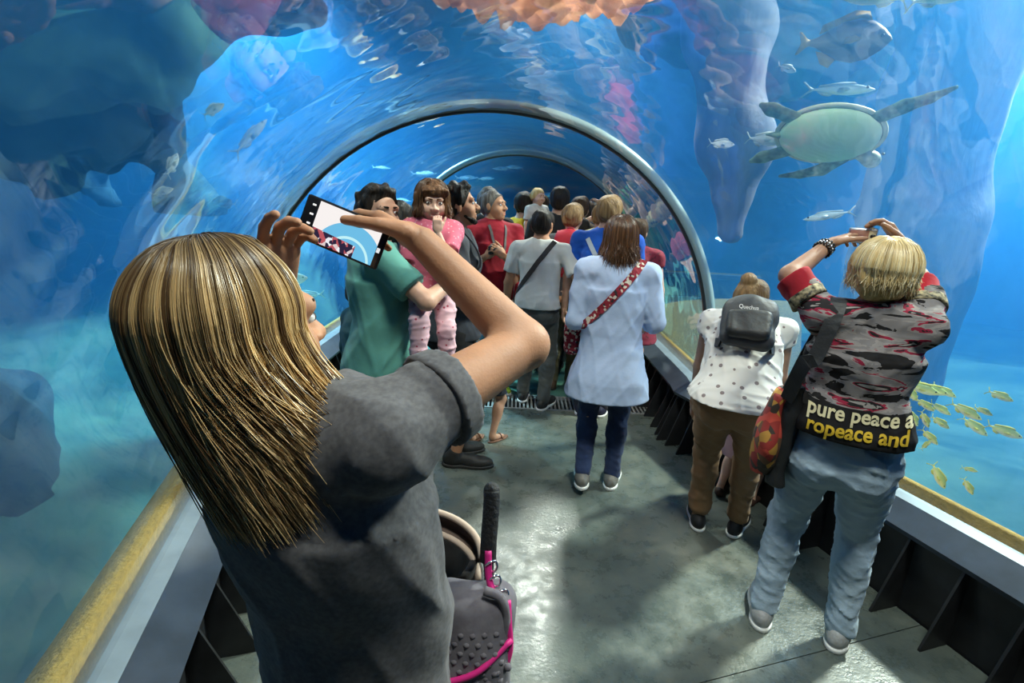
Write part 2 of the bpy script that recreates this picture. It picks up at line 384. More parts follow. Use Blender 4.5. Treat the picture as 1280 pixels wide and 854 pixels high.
class Field:
    """a smooth union of shapes; each shape is (lo, hi, distance function, blend, sign)"""
    def __init__(s): s.ops = []; s.cuts = []; s.wr = []
    def rc(s, a, b, r1, r2=None, k=.02, sub=False, flat=False):
        a, b = np.asarray(a, float), np.asarray(b, float); r2 = r1 if r2 is None else r2; ab = b - a; L = max(ab @ ab, 1e-9); R = max(r1, r2)
        def f(X, Y, Z):
            px, py, pz = X - a[0], Y - a[1], Z - a[2]
            t = np.clip((px * ab[0] + py * ab[1] + pz * ab[2]) / L, 0, 1)
            d = np.sqrt((px - t * ab[0]) ** 2 + (py - t * ab[1]) ** 2 + (pz - t * ab[2]) ** 2) - (r1 + t * (r2 - r1))
            return np.maximum(d, ((px - ab[0]) * ab[0] + (py - ab[1]) * ab[1] + (pz - ab[2]) * ab[2]) / math.sqrt(L)) if flat else d
        s.ops.append((np.minimum(a, b) - R, np.maximum(a, b) + R, f, k, sub)); return s
    def path(s, pts, rs, k=.015):
        for i in range(len(pts) - 1): s.rc(pts[i], pts[i + 1], rs[i], rs[i + 1], k)
        return s
    def el(s, c, r, M=None, k=.02, sub=False):
        c = np.asarray(c, float); r = np.asarray(r, float); M = np.eye(3) if M is None else np.asarray(M); R = np.abs(M) @ r
        def f(X, Y, Z):
            x, y, z = X - c[0], Y - c[1], Z - c[2]
            q = [M[0, i] * x + M[1, i] * y + M[2, i] * z for i in range(3)]
            k0 = np.sqrt(sum((q[i] / r[i]) ** 2 for i in range(3))); k1 = np.sqrt(sum((q[i] / r[i] ** 2) ** 2 for i in range(3)))
            return k0 * (k0 - 1) / np.maximum(k1, 1e-6)
        s.ops.append((c - R, c + R, f, k, sub)); return s
    def box(s, c, half, M=None, rad=.01, k=.005, sub=False):
        c = np.asarray(c, float); half = np.asarray(half, float); M = np.eye(3) if M is None else np.asarray(M); R = np.abs(M) @ half
        def f(X, Y, Z):
            x, y, z = X - c[0], Y - c[1], Z - c[2]
            q = [np.abs(M[0, i] * x + M[1, i] * y + M[2, i] * z) - half[i] + rad for i in range(3)]
            return np.sqrt(sum(np.maximum(v, 0) ** 2 for v in q)) + np.minimum(np.maximum(np.maximum(q[0], q[1]), q[2]), 0) - rad
        s.ops.append((c - R, c + R, f, k, sub)); return s
    def loft(s, o, M, st, k=.02, p=2.0, ends=True):
        """elliptic sections (z, cx, cy, rx, ry) along the z axis of frame M at o"""
        o = np.asarray(o, float); M = np.asarray(M); st = np.asarray(st, float); st = st[np.argsort(st[:, 0])]
        R = np.abs(st[:, 1:3]).max() + st[:, 3:].max()
        c0, c1 = o + M[:, 2] * st[0, 0], o + M[:, 2] * st[-1, 0]
        def f(X, Y, Z):
            x, y, z = X - o[0], Y - o[1], Z - o[2]
            q = [M[0, i] * x + M[1, i] * y + M[2, i] * z for i in range(3)]
            sh = q[2].shape; zf = q[2].ravel()
            g = [np.interp(zf, st[:, 0], st[:, i]).reshape(sh) for i in (1, 2, 3, 4)]
            u, v = (q[0] - g[0]) / g[2], (q[1] - g[1]) / g[3]
            d = ((np.abs(u) ** p + np.abs(v) ** p) ** (1 / p) - 1) * np.minimum(g[2], g[3])
            return np.maximum(d, np.maximum(st[0, 0] - q[2], q[2] - st[-1, 0]))
        s.ops.append((np.minimum(c0, c1) - R, np.maximum(c0, c1) + R, f, k, False)); return s
    def cut(s, p, n):
        s.cuts.append((np.asarray(p, float), unit(n))); return s
    def wrinkle(s, amp, freq, seed=0, squash=(1, 1, 1), sharp=False):
        s.wr.append((amp, freq, seed, squash, sharp)); return s
    def mesh(s, h, lo=None, hi=None):
        L = np.min([o[0] for o in s.ops if not o[4]], 0) - 3 * h - .01; U = np.max([o[1] for o in s.ops if not o[4]], 0) + 3 * h + .01
        if lo is not None: L = np.maximum(L, lo)
        if hi is not None: U = np.minimum(U, hi)
        n = np.maximum(((U - L) / h).astype(int) + 2, 4)
        X = [L[i] + h * np.arange(n[i]) for i in range(3)]
        D = np.full(tuple(n), .2, np.float32)
        for a, b, f, k, sub in s.ops:
            pad = k + 2.5 * h + .012
            i0 = np.clip(((a - pad - L) / h).astype(int), 0, n); i1 = np.clip(((b + pad - L) / h).astype(int) + 2, 0, n)
            if np.any(i1 - i0 < 1): continue
            sl = tuple(slice(p, q) for p, q in zip(i0, i1))
            G = np.ix_(*[X[i][i0[i]:i1[i]] for i in range(3)])
            d = f(*np.broadcast_arrays(*G)).astype(np.float32); o = D[sl]
            if sub:
                hh = np.clip(.5 - .5 * (o + d) / k, 0, 1); D[sl] = o * (1 - hh) - d * hh + k * hh * (1 - hh)
            else:
                hh = np.clip(.5 + .5 * (o - d) / k, 0, 1); D[sl] = o * (1 - hh) + d * hh - k * hh * (1 - hh)
        G = np.ix_(*X)
        for amp, fr, seed, sq, sharp in s.wr:
            r = np.random.default_rng(seed); w = 0
            for _ in range(5):
                kd = unit(r.normal(size=3)) * fr * r.uniform(.6, 1.5) * np.array(sq); k2 = unit(r.normal(size=3)) * fr * .5
                ph = r.uniform(0, 6.28, 2)
                v = np.sin(kd[0] * G[0] + kd[1] * G[1] + kd[2] * G[2] + ph[0] + 1.6 * np.sin(k2[0] * G[0] + k2[1] * G[1] + k2[2] * G[2] + ph[1]))
                w = w + (.7 - 2.6 * np.exp(-(v / .32) ** 2) if sharp else v)
            D = D + (amp * .5 * w).astype(np.float32)
        for p, nn in s.cuts:
            D = np.maximum(D, ((G[0] - p[0]) * nn[0] + (G[1] - p[1]) * nn[1] + (G[2] - p[2]) * nn[2]).astype(np.float32))
        D[0] = D[-1] = .1; D[:, 0] = D[:, -1] = .1; D[:, :, 0] = D[:, :, -1] = .1
        return surface_nets(D, L, h)
    def obj(s, name, h, material, parent=None, label=None):
        P, Q = s.mesh(h); o = link(name, np_mesh(name, P, Q), material, parent)
        if label: o['label'] = label
        return o
def join_np(parts):
    V = []; Q = []; n = 0
    for p, q in parts: V.append(p); Q.append(q + n); n += len(p)
    return np.concatenate(V), np.concatenate(Q)

def tubes(paths, radii, sides=3):
    """paths (n, m, 3), radii (m,) or (n, m) -> thin tubes"""
    paths = np.asarray(paths, float); n, m, _ = paths.shape; radii = np.broadcast_to(np.asarray(radii, float), (n, m))
    T = np.gradient(paths, axis=1); T /= np.maximum(np.linalg.norm(T, axis=2, keepdims=True), 1e-9)
    q = paths - paths.mean(1, keepdims=True); up = np.linalg.eigh(np.einsum('nmi,nmj->nij', q, q) + np.diag((1e-12, 2e-12, 3e-12)))[1][:, :, 0][:, None, :]   # normal of each path's own plane
    A = np.cross(T, up); A /= np.maximum(np.linalg.norm(A, axis=2, keepdims=True), 1e-9); B = np.cross(T, A)
    V = []
    for j in range(sides):
        t = 2 * math.pi * j / sides; V.append(paths + (A * math.cos(t) + B * math.sin(t)) * radii[..., None])
    V = np.stack(V, 2).reshape(-1, 3)
    i = np.arange(n)[:, None, None] * m * sides; a = np.arange(m - 1)[None, :, None] * sides; j = np.arange(sides)[None, None, :]; j2 = (j + 1) % sides
    Q = np.stack(np.broadcast_arrays(i + a + j, i + a + j2, i + a + sides + j2, i + a + sides + j), -1).reshape(-1, 4)
    return V, Q
def curve_obj(name, pts, r, material, parent=None, sides=8, caps=True, sub=6):
    """one smooth tube through the points"""
    pts = np.asarray(pts, float); n = len(pts)
    if n > 2 and sub > 1:
        ext = np.vstack((2 * pts[0] - pts[1], pts, 2 * pts[-1] - pts[-2])); out = []
        for i in range(1, n):
            p0, p1, p2, p3 = ext[i - 1], ext[i], ext[i + 1], ext[i + 2]
            for t in np.linspace(0, 1, sub, endpoint=False):
                out.append(.5 * (2 * p1 + (p2 - p0) * t + (2 * p0 - 5 * p1 + 4 * p2 - p3) * t * t + (3 * p1 - p0 - 3 * p2 + p3) * t ** 3))
        out.append(pts[-1]); pts = np.array(out)
    V, Q = tubes(pts[None], r, sides)
    F = [tuple(q) for q in Q.tolist()]
    if caps: F += [tuple(range(sides))[::-1], tuple(range(len(V) - sides, len(V)))]
    return link(name, mesh_of(name, V, F), material, parent)
def ribbon(name, pts, nrm, width, thick, material, parent=None, sub=5):
    """flat strap: centre line, surface normals, width and thickness"""
    pts = np.asarray(pts, float); nrm = np.asarray(nrm, float)
    if sub > 1 and len(pts) > 2:
        t = np.arange(len(pts)); tt = np.linspace(0, len(pts) - 1, (len(pts) - 1) * sub + 1); out = []
        ext = np.vstack((2 * pts[0] - pts[1], pts, 2 * pts[-1] - pts[-2]))
        for x in tt:
            i = min(int(x), len(pts) - 2); f = x - i; p0, p1, p2, p3 = ext[i:i + 4]
            out.append(.5 * (2 * p1 + (p2 - p0) * f + (2 * p0 - 5 * p1 + 4 * p2 - p3) * f * f + (3 * p1 - p0 - 3 * p2 + p3) * f ** 3))
        nrm = np.stack([np.interp(tt, t, nrm[:, i]) for i in range(3)], 1); pts = np.array(out)
    T = np.gradient(pts, axis=0); S = np.cross(T, nrm); S /= np.linalg.norm(S, axis=1, keepdims=True); nn = np.cross(S, T); nn /= np.linalg.norm(nn, axis=1, keepdims=True)
    V = np.stack((pts - S * width / 2 - nn * thick / 2, pts + S * width / 2 - nn * thick / 2, pts + S * width / 2 + nn * thick / 2, pts - S * width / 2 + nn * thick / 2), 1).reshape(-1, 3)
    n = len(pts); F = [(i * 4 + j, i * 4 + (j + 1) % 4, i * 4 + 4 + (j + 1) % 4, i * 4 + 4 + j) for i in range(n - 1) for j in range(4)] + [(0, 1, 2, 3), (n * 4 - 4, n * 4 - 3, n * 4 - 2, n * 4 - 1)]
    return link(name, fix(mesh_of(name, V, F)), material, parent, smooth=False)
# ------------------------------------------------------------------ people
SKIN = mat('skin_light', (.62, .36, .25), .5, noise=.15, nscale=25, bump=.08, bscale=220, sss=.12)
SKIN_T = mat('skin_tan', (.50, .25, .14), .56, noise=.18, nscale=20, bump=.08, bscale=220, sss=.1)
SKIN_O = mat('skin_olive', (.46, .26, .17), .5, noise=.18, nscale=25, bump=.08, bscale=220, sss=.1)
SKIN_B = mat('skin_child', (.70, .43, .32), .5, noise=.1, nscale=25, sss=.12)
EYE_W = mat('eye_white', (.75, .72, .68), .2); IRIS = mat('iris', (.05, .03, .02), .15); LIP = mat('lips', (.48, .18, .14), .4)
def hair_mat(name, c1, c2, rough=.5):
    """hair: streaks follow the per-strand tint where there is one, else fine stretched noise"""
    return mat(name, c1, rough, noise=1, nscale=26, color2=c2, bump=.7, bscale=55, stretch=(2.2, 2.2, .22), spec=.15)
H_BLACK = hair_mat('hair_black', (.012, .010, .009), (.028, .021, .017)); H_DARK = hair_mat('hair_dark_brown', (.035, .02, .013), (.075, .042, .024))
H_BROWN = hair_mat('hair_brown', (.085, .04, .02), (.17, .085, .04)); H_LIGHT = hair_mat('hair_light_brown', (.15, .085, .04), (.30, .19, .09))
H_BLOND = hair_mat('hair_blond', (.72, .52, .24), (.50, .33, .13)); H_GREY = hair_mat('hair_grey', (.075, .065, .058), (.17, .155, .14))
def cloth(name, c, c2=None, rough=.85, noise=.25, nscale=8, bump=.35, bscale=18, sheen=.1):
    return mat(name, c, rough, noise=noise, nscale=nscale, color2=c2, bump=bump, bscale=bscale, spec=.2, sheen=sheen)

class Person:
    """a posed figure. Local frame: x to the figure's right, y the way it faces, z up, origin on the floor between the feet"""
    def __init__(s, label, at, heading, H=1.7, lean=0, side=0, twist=0, head=(0, 0, 0), feet=None, pel=(0, 0, 0), handR=None, handL=None, poleR=(.4, -.5, -1), poleL=(-.4, -.5, -1), sex='f', width=1.0, skin=None, group='visitors in the tunnel', z0=0.0, headscale=1.0, neckfwd=.012, child=False, local_hands=True):
        s.H = H; s.child = child; s.sex = sex; s.skin = skin or SKIN; s.w = width; s.root = empty('person', (at[0], at[1], z0), -math.radians(heading))
        tag(s.root, label, 'person', group); s.heading = heading; s.at = np.array((at[0], at[1], z0), float)
        J = s.J = {}
        hz = (.525 if not child else .49) * H
        J['pel'] = V3(pel[0] * 1., pel[1], hz + pel[2])
        s.Mp = rot('Z', 0)
        M = s.Mc = rot('Z', -twist) @ rot('Y', side) @ rot('X', -lean)
        Mh = rot('Y', side * .5) @ rot('X', -lean * .5)
        up, up2 = M[:, 2], Mh[:, 2]
        J['waist'] = J['pel'] + up2 * .105 * H; J['chest'] = J['waist'] + up * .125 * H; J['neck'] = J['waist'] + up * .215 * H
        sh = (.108 if sex == 'f' else .122) * H * width
        shz = J['waist'] + up * .181 * H
        J['shR'] = shz + M[:, 0] * sh; J['shL'] = shz - M[:, 0] * sh
        y, p, r = head
        s.Mh = rot('Z', -twist) @ rot('Z', -y) @ rot('X', p) @ rot('Y', r)
        s.hh = .132 * H * headscale
        J['head'] = J['neck'] + M[:, 2] * .045 * H + V3(0, 0, .042 * H) * headscale + M[:, 1] * neckfwd * H
        for k, sg in (('R', 1), ('L', -1)):
            J['hip' + k] = J['pel'] + V3(sg * .052 * H * width, 0, -.012 * H)
        feet = feet or ((.085, .02, 8), (-.085, -.02, -8))
        for k, f in zip('RL', feet):
            toe = V3(math.sin(math.radians(f[2])), math.cos(math.radians(f[2])), 0)
            J['an' + k] = V3(f[0], f[1], .047 * H + (f[3] if len(f) > 3 else 0)); J['toe' + k] = toe
            J['kn' + k] = s.ik(J['hip' + k], J['an' + k], .245 * H, .238 * H, unit(toe + V3(0, .6, 0)))
        for k, tgt, pole, sg in (('R', handR, poleR, 1), ('L', handL, poleL, -1)):
            if tgt is None: tgt = J['sh' + k] + V3(sg * .055 * H, .03 * H, -.315 * H)
            tgt = np.asarray(tgt, float)
            J['el' + k] = s.ik(J['sh' + k], tgt, .172 * H, .152 * H, np.asarray(pole, float))
            d = tgt - J['el' + k]; J['wr' + k] = J['el' + k] + unit(d) * min(np.linalg.norm(d), .152 * H)
    @staticmethod
    def ik(a, c, l1, l2, pole):
        a, c = np.asarray(a, float), np.asarray(c, float); d = c - a; L = np.linalg.norm(d); L = min(L, (l1 + l2) * .999); u = unit(d)
        x = (l1 * l1 - l2 * l2 + L * L) / (2 * L); hgt = math.sqrt(max(l1 * l1 - x * x, 0)); p = np.asarray(pole, float); p = unit(p - u * (p @ u))
        return a + u * x + p * hgt
    def local(s, P):
        t = math.radians(s.heading); d = np.asarray(P, float) - s.at; c, q = math.cos(t), math.sin(t)
        return V3(d[0] * c - d[1] * q, d[0] * q + d[1] * c, d[2])

    # ---- skin
    def body_field(s, bare=False):
        J, H = s.J, s.H; w = s.w * .90; f = Field(); Mc = s.Mc; lg = 1.0 if bare else .80
        f.el(J['pel'], (.098 * H * w, .068 * H * w, .075 * H), k=.05)
        f.el(J['waist'], (.078 * H * w, .06 * H * w, .1 * H), Mc, k=.05)
        f.el(J['chest'], (.09 * H * w, .066 * H * w, .105 * H), Mc, k=.05)
        f.rc(J['shR'] - Mc[:, 0] * .02 * H, J['shL'] + Mc[:, 0] * .02 * H, .028 * H, k=.04)
        for k in 'RL': f.rc(J['neck'], J['sh' + k], .030 * H, .024 * H, k=.05)
        f.rc(J['neck'] - Mc[:, 2] * .02 * H, J['head'] - s.Mh[:, 2] * .02 * H - s.Mh[:, 1] * .012 * H, .036 * H * (1 if s.sex == 'm' else .88), .034 * H * (1 if s.sex == 'm' else .86), k=.03)
        for k in 'RL':
            f.rc(J['hip' + k], J['kn' + k], .053 * H * w * (lg + 1) / 2, .033 * H * lg, k=.03); f.rc(J['kn' + k], J['an' + k], .033 * H * lg, .021 * H, k=.02)
            c = J['kn' + k] * .68 + J['an' + k] * .32 - J['toe' + k] * .012 * H; f.el(c, V3(.030 * lg, .032 * lg, .065) * H, k=.03)
            f.rc(J['an' + k] - V3(0, 0, .018 * H), J['an' + k] + J['toe' + k] * .085 * H - V3(0, 0, .03 * H), .022 * H, .016 * H, k=.02)
            f.rc(J['sh' + k], J['el' + k], .030 * H, .023 * H, k=.02); f.rc(J['el' + k], J['wr' + k], .0245 * H, .0155 * H, k=.015)
        return f
    def head_field(s):
        J = s.J; c = J['head']; M = s.Mh; u = s.hh
        P = lambda x, y, z: c + M @ (V3(x, y, z) * u)
        E = lambda r: V3(*r) * u
        f = Field(); k = .05 * u
        f.el(P(0, -.07, .12), E((.345, .43, .39)), M, k=k); f.el(P(0, .1, -.16), E((.275, .30, .34)), M, k=.1 * u)
        f.el(P(0, .26, -.41), E((.12, .11, .09)) * (.7 if s.child else 1), M, k=.1 * u)
        f.rc(P(-.17, .315, .1), P(.17, .315, .1), .075 * u, k=.06 * u)
        for sg in (-1, 1):
            f.el(P(sg * .19, .2, -.14), E((.12, .15, .13)) * (1.2 if s.child else 1), M, k=.08 * u)
            f.el(P(sg * .15, .43, .02), E((.085, .075, .06)), M, k=.06 * u, sub=True)
            f.el(P(sg * .355, -.05, -.02), E((.04, .095, .14)), rot('Z', sg * -18) @ M if False else M, k=.02 * u)
        ns = .62 if s.child else 1.0; f.rc(P(0, .36, .04), P(0, .42 + .05 * ns, -.12), .04 * u * ns, .062 * u * ns, k=.04 * u)
        for sg in (-1, 1): f.el(P(sg * .06, .42, -.13), E((.05, .05, .04)), M, k=.03 * u)
        f.rc(P(-.085, .365, -.255), P(.085, .365, -.255), .035 * u, k=.03 * u); f.rc(P(-.075, .36, -.315), P(.075, .36, -.315), .038 * u, k=.03 * u)
        f.el(P(0, .425, -.285), E((.13, .05, .012)), M, k=.012 * u, sub=True)
        f.rc(P(0, -.12, -.2), J['neck'] + (c - J['neck']) * .15, .24 * u, .25 * u, k=.06 * u)
        return f
    def hand_field(s, k, d=None, n=None, curl=25, thumb=35, spread=4, pinch=None, size=1.0):
        """d: direction of the palm, n: direction the palm faces; fingers 3 joints each, thumb from the side of the palm"""
        J, H = s.J, s.H; w = J['wr' + k]; fore = unit(w - J['el' + k]); d = unit(fore if d is None else d)
        sg = 1 if k == 'R' else -1
        n = V3(-sg, .2, 0) if n is None else np.asarray(n, float); n = unit(n - d * (n @ d)); side = np.cross(d, n) * sg   # towards the thumb
        if side @ V3(0, 1, .2) < 0 and pinch is None and d[2] < -.5: side = -side
        q = H / 1.7 * size; f = Field()
        f.rc(w - fore * .05 * q, w, .0235 * q, .023 * q, k=.012); f.rc(w, w + d * .03 * q, .021 * q, .022 * q, k=.012)
        B = np.stack((side, d, n), 1)
        f.box(w + d * .05 * q, (.039 * q, .045 * q, .0135 * q), B, rad=.012 * q, k=.014)
        curls = curl if hasattr(curl, '__len__') else (curl,) * 4
        for i, (off, ln, r) in enumerate(((.028, .078, .0088), (.0095, .088, .0092), (-.0095, .081, .0088), (-.027, .063, .0078))):
            b = w + d * .087 * q + side * off * q; dd = unit(d + side * math.tan(math.radians(spread * (1.5 - i)))); a = 0; p = b; prev = b - dd * .02 * q
            f.rc(prev, b, r * q * 1.08, r * q * 1.06, k=.006)
            for j, fr in enumerate((.46, .30, .24)):
                a += curls[i] * (.8, 1.1, .8)[j]; t = math.radians(a); e = p + (dd * math.cos(t) + n * math.sin(t)) * ln * fr * q
                f.rc(p, e, r * q * (1.05 - .08 * j), r * q * (.98 - .08 * j), k=.003); p = e
        b = w + d * .022 * q + side * .03 * q; t = math.radians(thumb); v = unit(d * math.cos(t) + side * math.sin(t) + n * .25)
        p1 = b + v * .042 * q; v2 = unit(v + d * .35 + n * .2); p2 = p1 + v2 * .034 * q; v3 = unit(v2 + d * .25 + n * .15); p3 = p2 + v3 * .026 * q
        f.rc(b, p1, .0135 * q, .0115 * q, k=.01); f.rc(p1, p2, .0112 * q, .0100 * q, k=.004); f.rc(p2, p3, .0100 * q, .0082 * q, k=.003)
        return f
    def make_body(s, h=.012, hhead=.006, hhand=.006, hands=None, face=True, cut_head=False, iris=None, brow=None, extra=None, bare=False):
        f = s.body_field(bare)
        if extra: extra(f)
        parts = [f.mesh(h), s.head_field().mesh(hhead)]
        hands = hands or {}
        for k in 'RL':
            if hands.get(k) is False: continue
            parts.append(s.hand_field(k, **hands.get(k, {})).mesh(hhand))
        V, Q = join_np(parts); s.body = link('body', np_mesh('body', V, Q), s.skin, s.root)
        if face:
            c, M, u = s.J['head'], s.Mh, s.hh; P = lambda x, y, z: c + M @ (V3(x, y, z) * u)
            for sg in (-1, 1):
                Field().el(P(sg * .15, .325, .02), V3(.062, .056, .038) * u, M).obj('eye', hhead * .7, EYE_W, s.body)
                Field().el(P(sg * .15, .372, .02), V3(.032, .02, .030) * u, M).obj('iris', hhead * .55, IRIS, s.body)
                Field().rc(P(sg * .07, .4, .115), P(sg * .22, .35, .13), .022 * u, .014 * u).obj('eyebrow', hhead * .6, brow or H_DARK, s.body)
            g = Field(); g.rc(P(-.075, .385, -.255), P(.075, .385, -.255), .022 * u, k=.01 * u); g.rc(P(-.065, .38, -.315), P(.065, .38, -.315), .026 * u, k=.01 * u); g.obj('lips', hhead * .7, LIP, s.body)
        return s
    # ---- clothes
    def top(s, material, name='shirt', hem=.47, sleeve=.5, loose=.012, flare=0.0, h=.011, sleeve_loose=.014, wr=(.006, 22), collar=True, seed=1, neck=.012, cuff=None, sleeves='RL', label=None, fit=1.0, cutfront=0):
        J, H, w = s.J, s.H, s.w; f = Field(); Mc = s.Mc; L = loose
        f.el(J['waist'], (.082 * H * w + L, .066 * H * w + L, .105 * H), Mc, k=.05)
        f.el(J['chest'], (.092 * H * w + L, .070 * H * w + L, .112 * H + L), Mc, k=.05)
        f.rc(J['shR'] - Mc[:, 0] * .012 * H, J['shL'] + Mc[:, 0] * .012 * H, .030 * H + L * .4, k=.04)
        for k in 'RL': f.rc(J['neck'] - Mc[:, 2] * .008 * H, J['sh' + k], .036 * H + L * .3, .031 * H + L * .4, k=.05)
        if s.sex == 'f':
            for sg in (-1, 1): f.el(J['chest'] + Mc @ (V3(sg * .042, .055, .015) * H), V3(.042, .036, .042) * H, Mc, k=.04)
        f.rc(J['neck'] - Mc[:, 2] * .05 * H, J['neck'] - Mc[:, 2] * (.006 * H), .055 * H, .042 * H, k=.03)
        hz = hem * H; zp = J['pel'][2]
        st = []
        for q, t in enumerate(np.linspace(0, 1, 6)):
            z = J['chest'][2] + (hz - .02 - J['chest'][2]) * t; c = np.array([np.interp(z, [zp - .3, zp, J['waist'][2], J['chest'][2]], [J['pel'][i], J['pel'][i], J['waist'][i], J['chest'][i]]) for i in (0, 1)])
            rx = np.interp(t, [0, .45, .75, 1], [.092, .088 * fit, .109, .112]) * H * w + L + flare * t * t; ry = np.interp(t, [0, .45, .75, 1], [.068, .068 * fit, .092, .096]) * H * w + L + flare * t * t
            st.append((z, c[0], c[1] - .012 * H * np.interp(t, [.4, .75], [0, 1]), rx, ry))
        f.loft((0, 0, 0), np.eye(3), st, k=.05, p=2.3)
        for k in sleeves:
            a, e, wv = J['sh' + k], J['el' + k], J['wr' + k]
            if sleeve <= 1:
                f.rc(a, a + (e - a) * sleeve, .033 * H + sleeve_loose * .6, .029 * H + sleeve_loose, k=.025, flat=True)
            else:
                f.rc(a, e, .033 * H + sleeve_loose * .6, .026 * H + sleeve_loose, k=.025); f.rc(e, e + (wv - e) * (sleeve - 1), .026 * H + sleeve_loose, .019 * H + sleeve_loose, k=.02, flat=True)
        f.cut((0, 0, hz), (0, 0, -1))
        if wr: f.wrinkle(wr[0] * .8, wr[1], seed); f.wrinkle(wr[0] * .36, wr[1] * 1.1, seed + 9, (1, 1, .8), True)
        f.ops.append((*Field().el(J['neck'] + Mc @ V3(0, .018 * H, (.030 + neck) * H), V3(.044, .058, .036) * H, Mc).ops[0][:3], .012, True))
        s.shirt = f.obj(name, h, material, s.root, label); return s
    def sleeve_end(s, k, t, r0, material, name='cuff', h=.006, width=.03):
        J = s.J; a, e = (J['sh' + k], J['el' + k]) if t <= 1 else (J['el' + k], J['wr' + k]); t = t if t <= 1 else t - 1
        p = a + (e - a) * t; d = unit(e - a); f = Field(); f.rc(p - d * width, p + d * width, r0, r0, k=.01); f.cut(p + d * width * .9, d); f.cut(p - d * width * .9, -d); f.wrinkle(.003, 60, 3)
        return f.obj(name, h, material, s.root)
    def trousers(s, material, name='trousers', leg=.985, loose=.010, top=.575, h=.011, wr=(.005, 26), seed=4, hipw=1.0, taper=1.0, label=None):
        J, H, w = s.J, s.H, s.w; f = Field(); L = loose
        f.el(J['pel'] + V3(0, -.006 * H, -.01 * H), (.102 * H * w * hipw + L, .076 * H * w + L, .082 * H), k=.04)
        f.el(J['pel'] * .5 + J['waist'] * .5, (.09 * H * w + L, .066 * H * w + L, .07 * H), k=.04)
        for sg in (-1, 1): f.el(J['pel'] + V3(sg * .045 * H * w, -.045 * H, -.03 * H), V3(.052, .048, .058) * H * w, k=.03)
        for k in 'RL':
            hp, kn, an = J['hip' + k], J['kn' + k], J['an' + k]
            l = min(leg, 1.0)
            f.rc(hp, kn, .057 * H * w + L, .035 * H + L * 1.2, k=.03)
            if leg > .5:
                e = kn + (an - kn) * ((l - .5) * 2); f.rc(kn, e, .035 * H + L * 1.2, (.026 * H + L * 1.3) * taper, k=.02); f.el(kn * .7 + an * .3 - J['toe' + k] * .01 * H, (.032 * H + L, .034 * H + L, .06 * H), k=.03)
        if leg <= .5:
            f.ops = [o for o in f.ops]
            zc = J['hipR'][2] + (J['knR'][2] - J['hipR'][2]) * (leg * 2); f.cut((0, 0, zc), (0, 0, -1))
        f.cut((0, 0, top * H), (0, 0, 1))
        if wr: f.wrinkle(wr[0] * .35, wr[1], seed, (.6, .6, 1.4)); f.wrinkle(wr[0] * .5, wr[1] * 1.3, seed + 5, (.7, .7, 1.6), True)
        s.pants = f.obj(name, h, material, s.root, label); return s
    def shoes(s, upper, sole=None, h=.007, name='shoe', low=.0):
        for k in 'RL':
            J, H = s.J, s.H; an, t = J['an' + k], J['toe' + k]; z0 = an[2] - .047 * H; M = frame_from(t)
            b = V3(an[0], an[1], z0) + t * .035 * H
            f = Field(); f.el(b + t * .045 * H + V3(0, 0, .018 * H), V3(.029, .062, .024) * H, M, k=.02); f.el(b - t * .048 * H + V3(0, 0, .026 * H), V3(.024, .034, .032) * H, M, k=.03)
            f.rc(b - t * .04 * H + V3(0, 0, .03 * H), b + t * .03 * H + V3(0, 0, .03 * H), .022 * H, .018 * H, k=.02)
            if not low: f.rc(V3(an[0], an[1], z0 + .03 * H), V3(an[0], an[1], z0 + (.05 - low) * H), .026 * H, .025 * H, k=.02)
            f.cut((0, 0, z0 + .006 * H), (0, 0, -1)); o = f.obj(name, h, upper, s.root)
            if sole:
                g = Field(); g.el(b + t * .045 * H + V3(0, 0, .006 * H), V3(.031, .065, .04) * H, M, k=.015); g.el(b - t * .045 * H + V3(0, 0, .006 * H), V3(.027, .04, .04) * H, M, k=.02); g.rc(b - t * .04 * H, b + t * .05 * H, .024 * H, .026 * H, k=.02)
                g.cut((0, 0, z0 + .0125 * H), (0, 0, 1)); g.cut((0, 0, z0 + .0005), (0, 0, -1)); g.obj('sole', h * .8, sole, o)
        return s
    # ---- hair
    def hp(s, x, y, z): return s.J['head'] + s.Mh @ (V3(x, y, z) * s.hh)
    def hair_cap(s, material, vol=.05, hairline=.22, nape=-.25, name='hair', h=.006, extra=None, wr=(.006, 60), seed=2, fringe=0.0):
        u, M = s.hh, s.Mh; f = Field()
        f.el(s.hp(0, -.075, .135), V3(.355 + vol, .44 + vol, .395 + vol) * u, M, k=.05 * u)
        f.el(s.hp(0, -.22, -.06), V3(.32 + vol * .6, .28 + vol * .6, .30) * u, M, k=.1 * u)
        # keep it off the face and above the nape
        f.cut(s.hp(0, .30 + fringe, hairline), M @ V3(0, 1, -.62)); f.cut(s.hp(0, 0, nape), M @ V3(0, .35, -1))
        if extra: extra(f, s.hp, u, M)
        if wr: f.wrinkle(wr[0] * u / .22, wr[1], seed, (1.4, 1.4, .5))
        s.hair = f.obj(name, h, material, s.root); return s
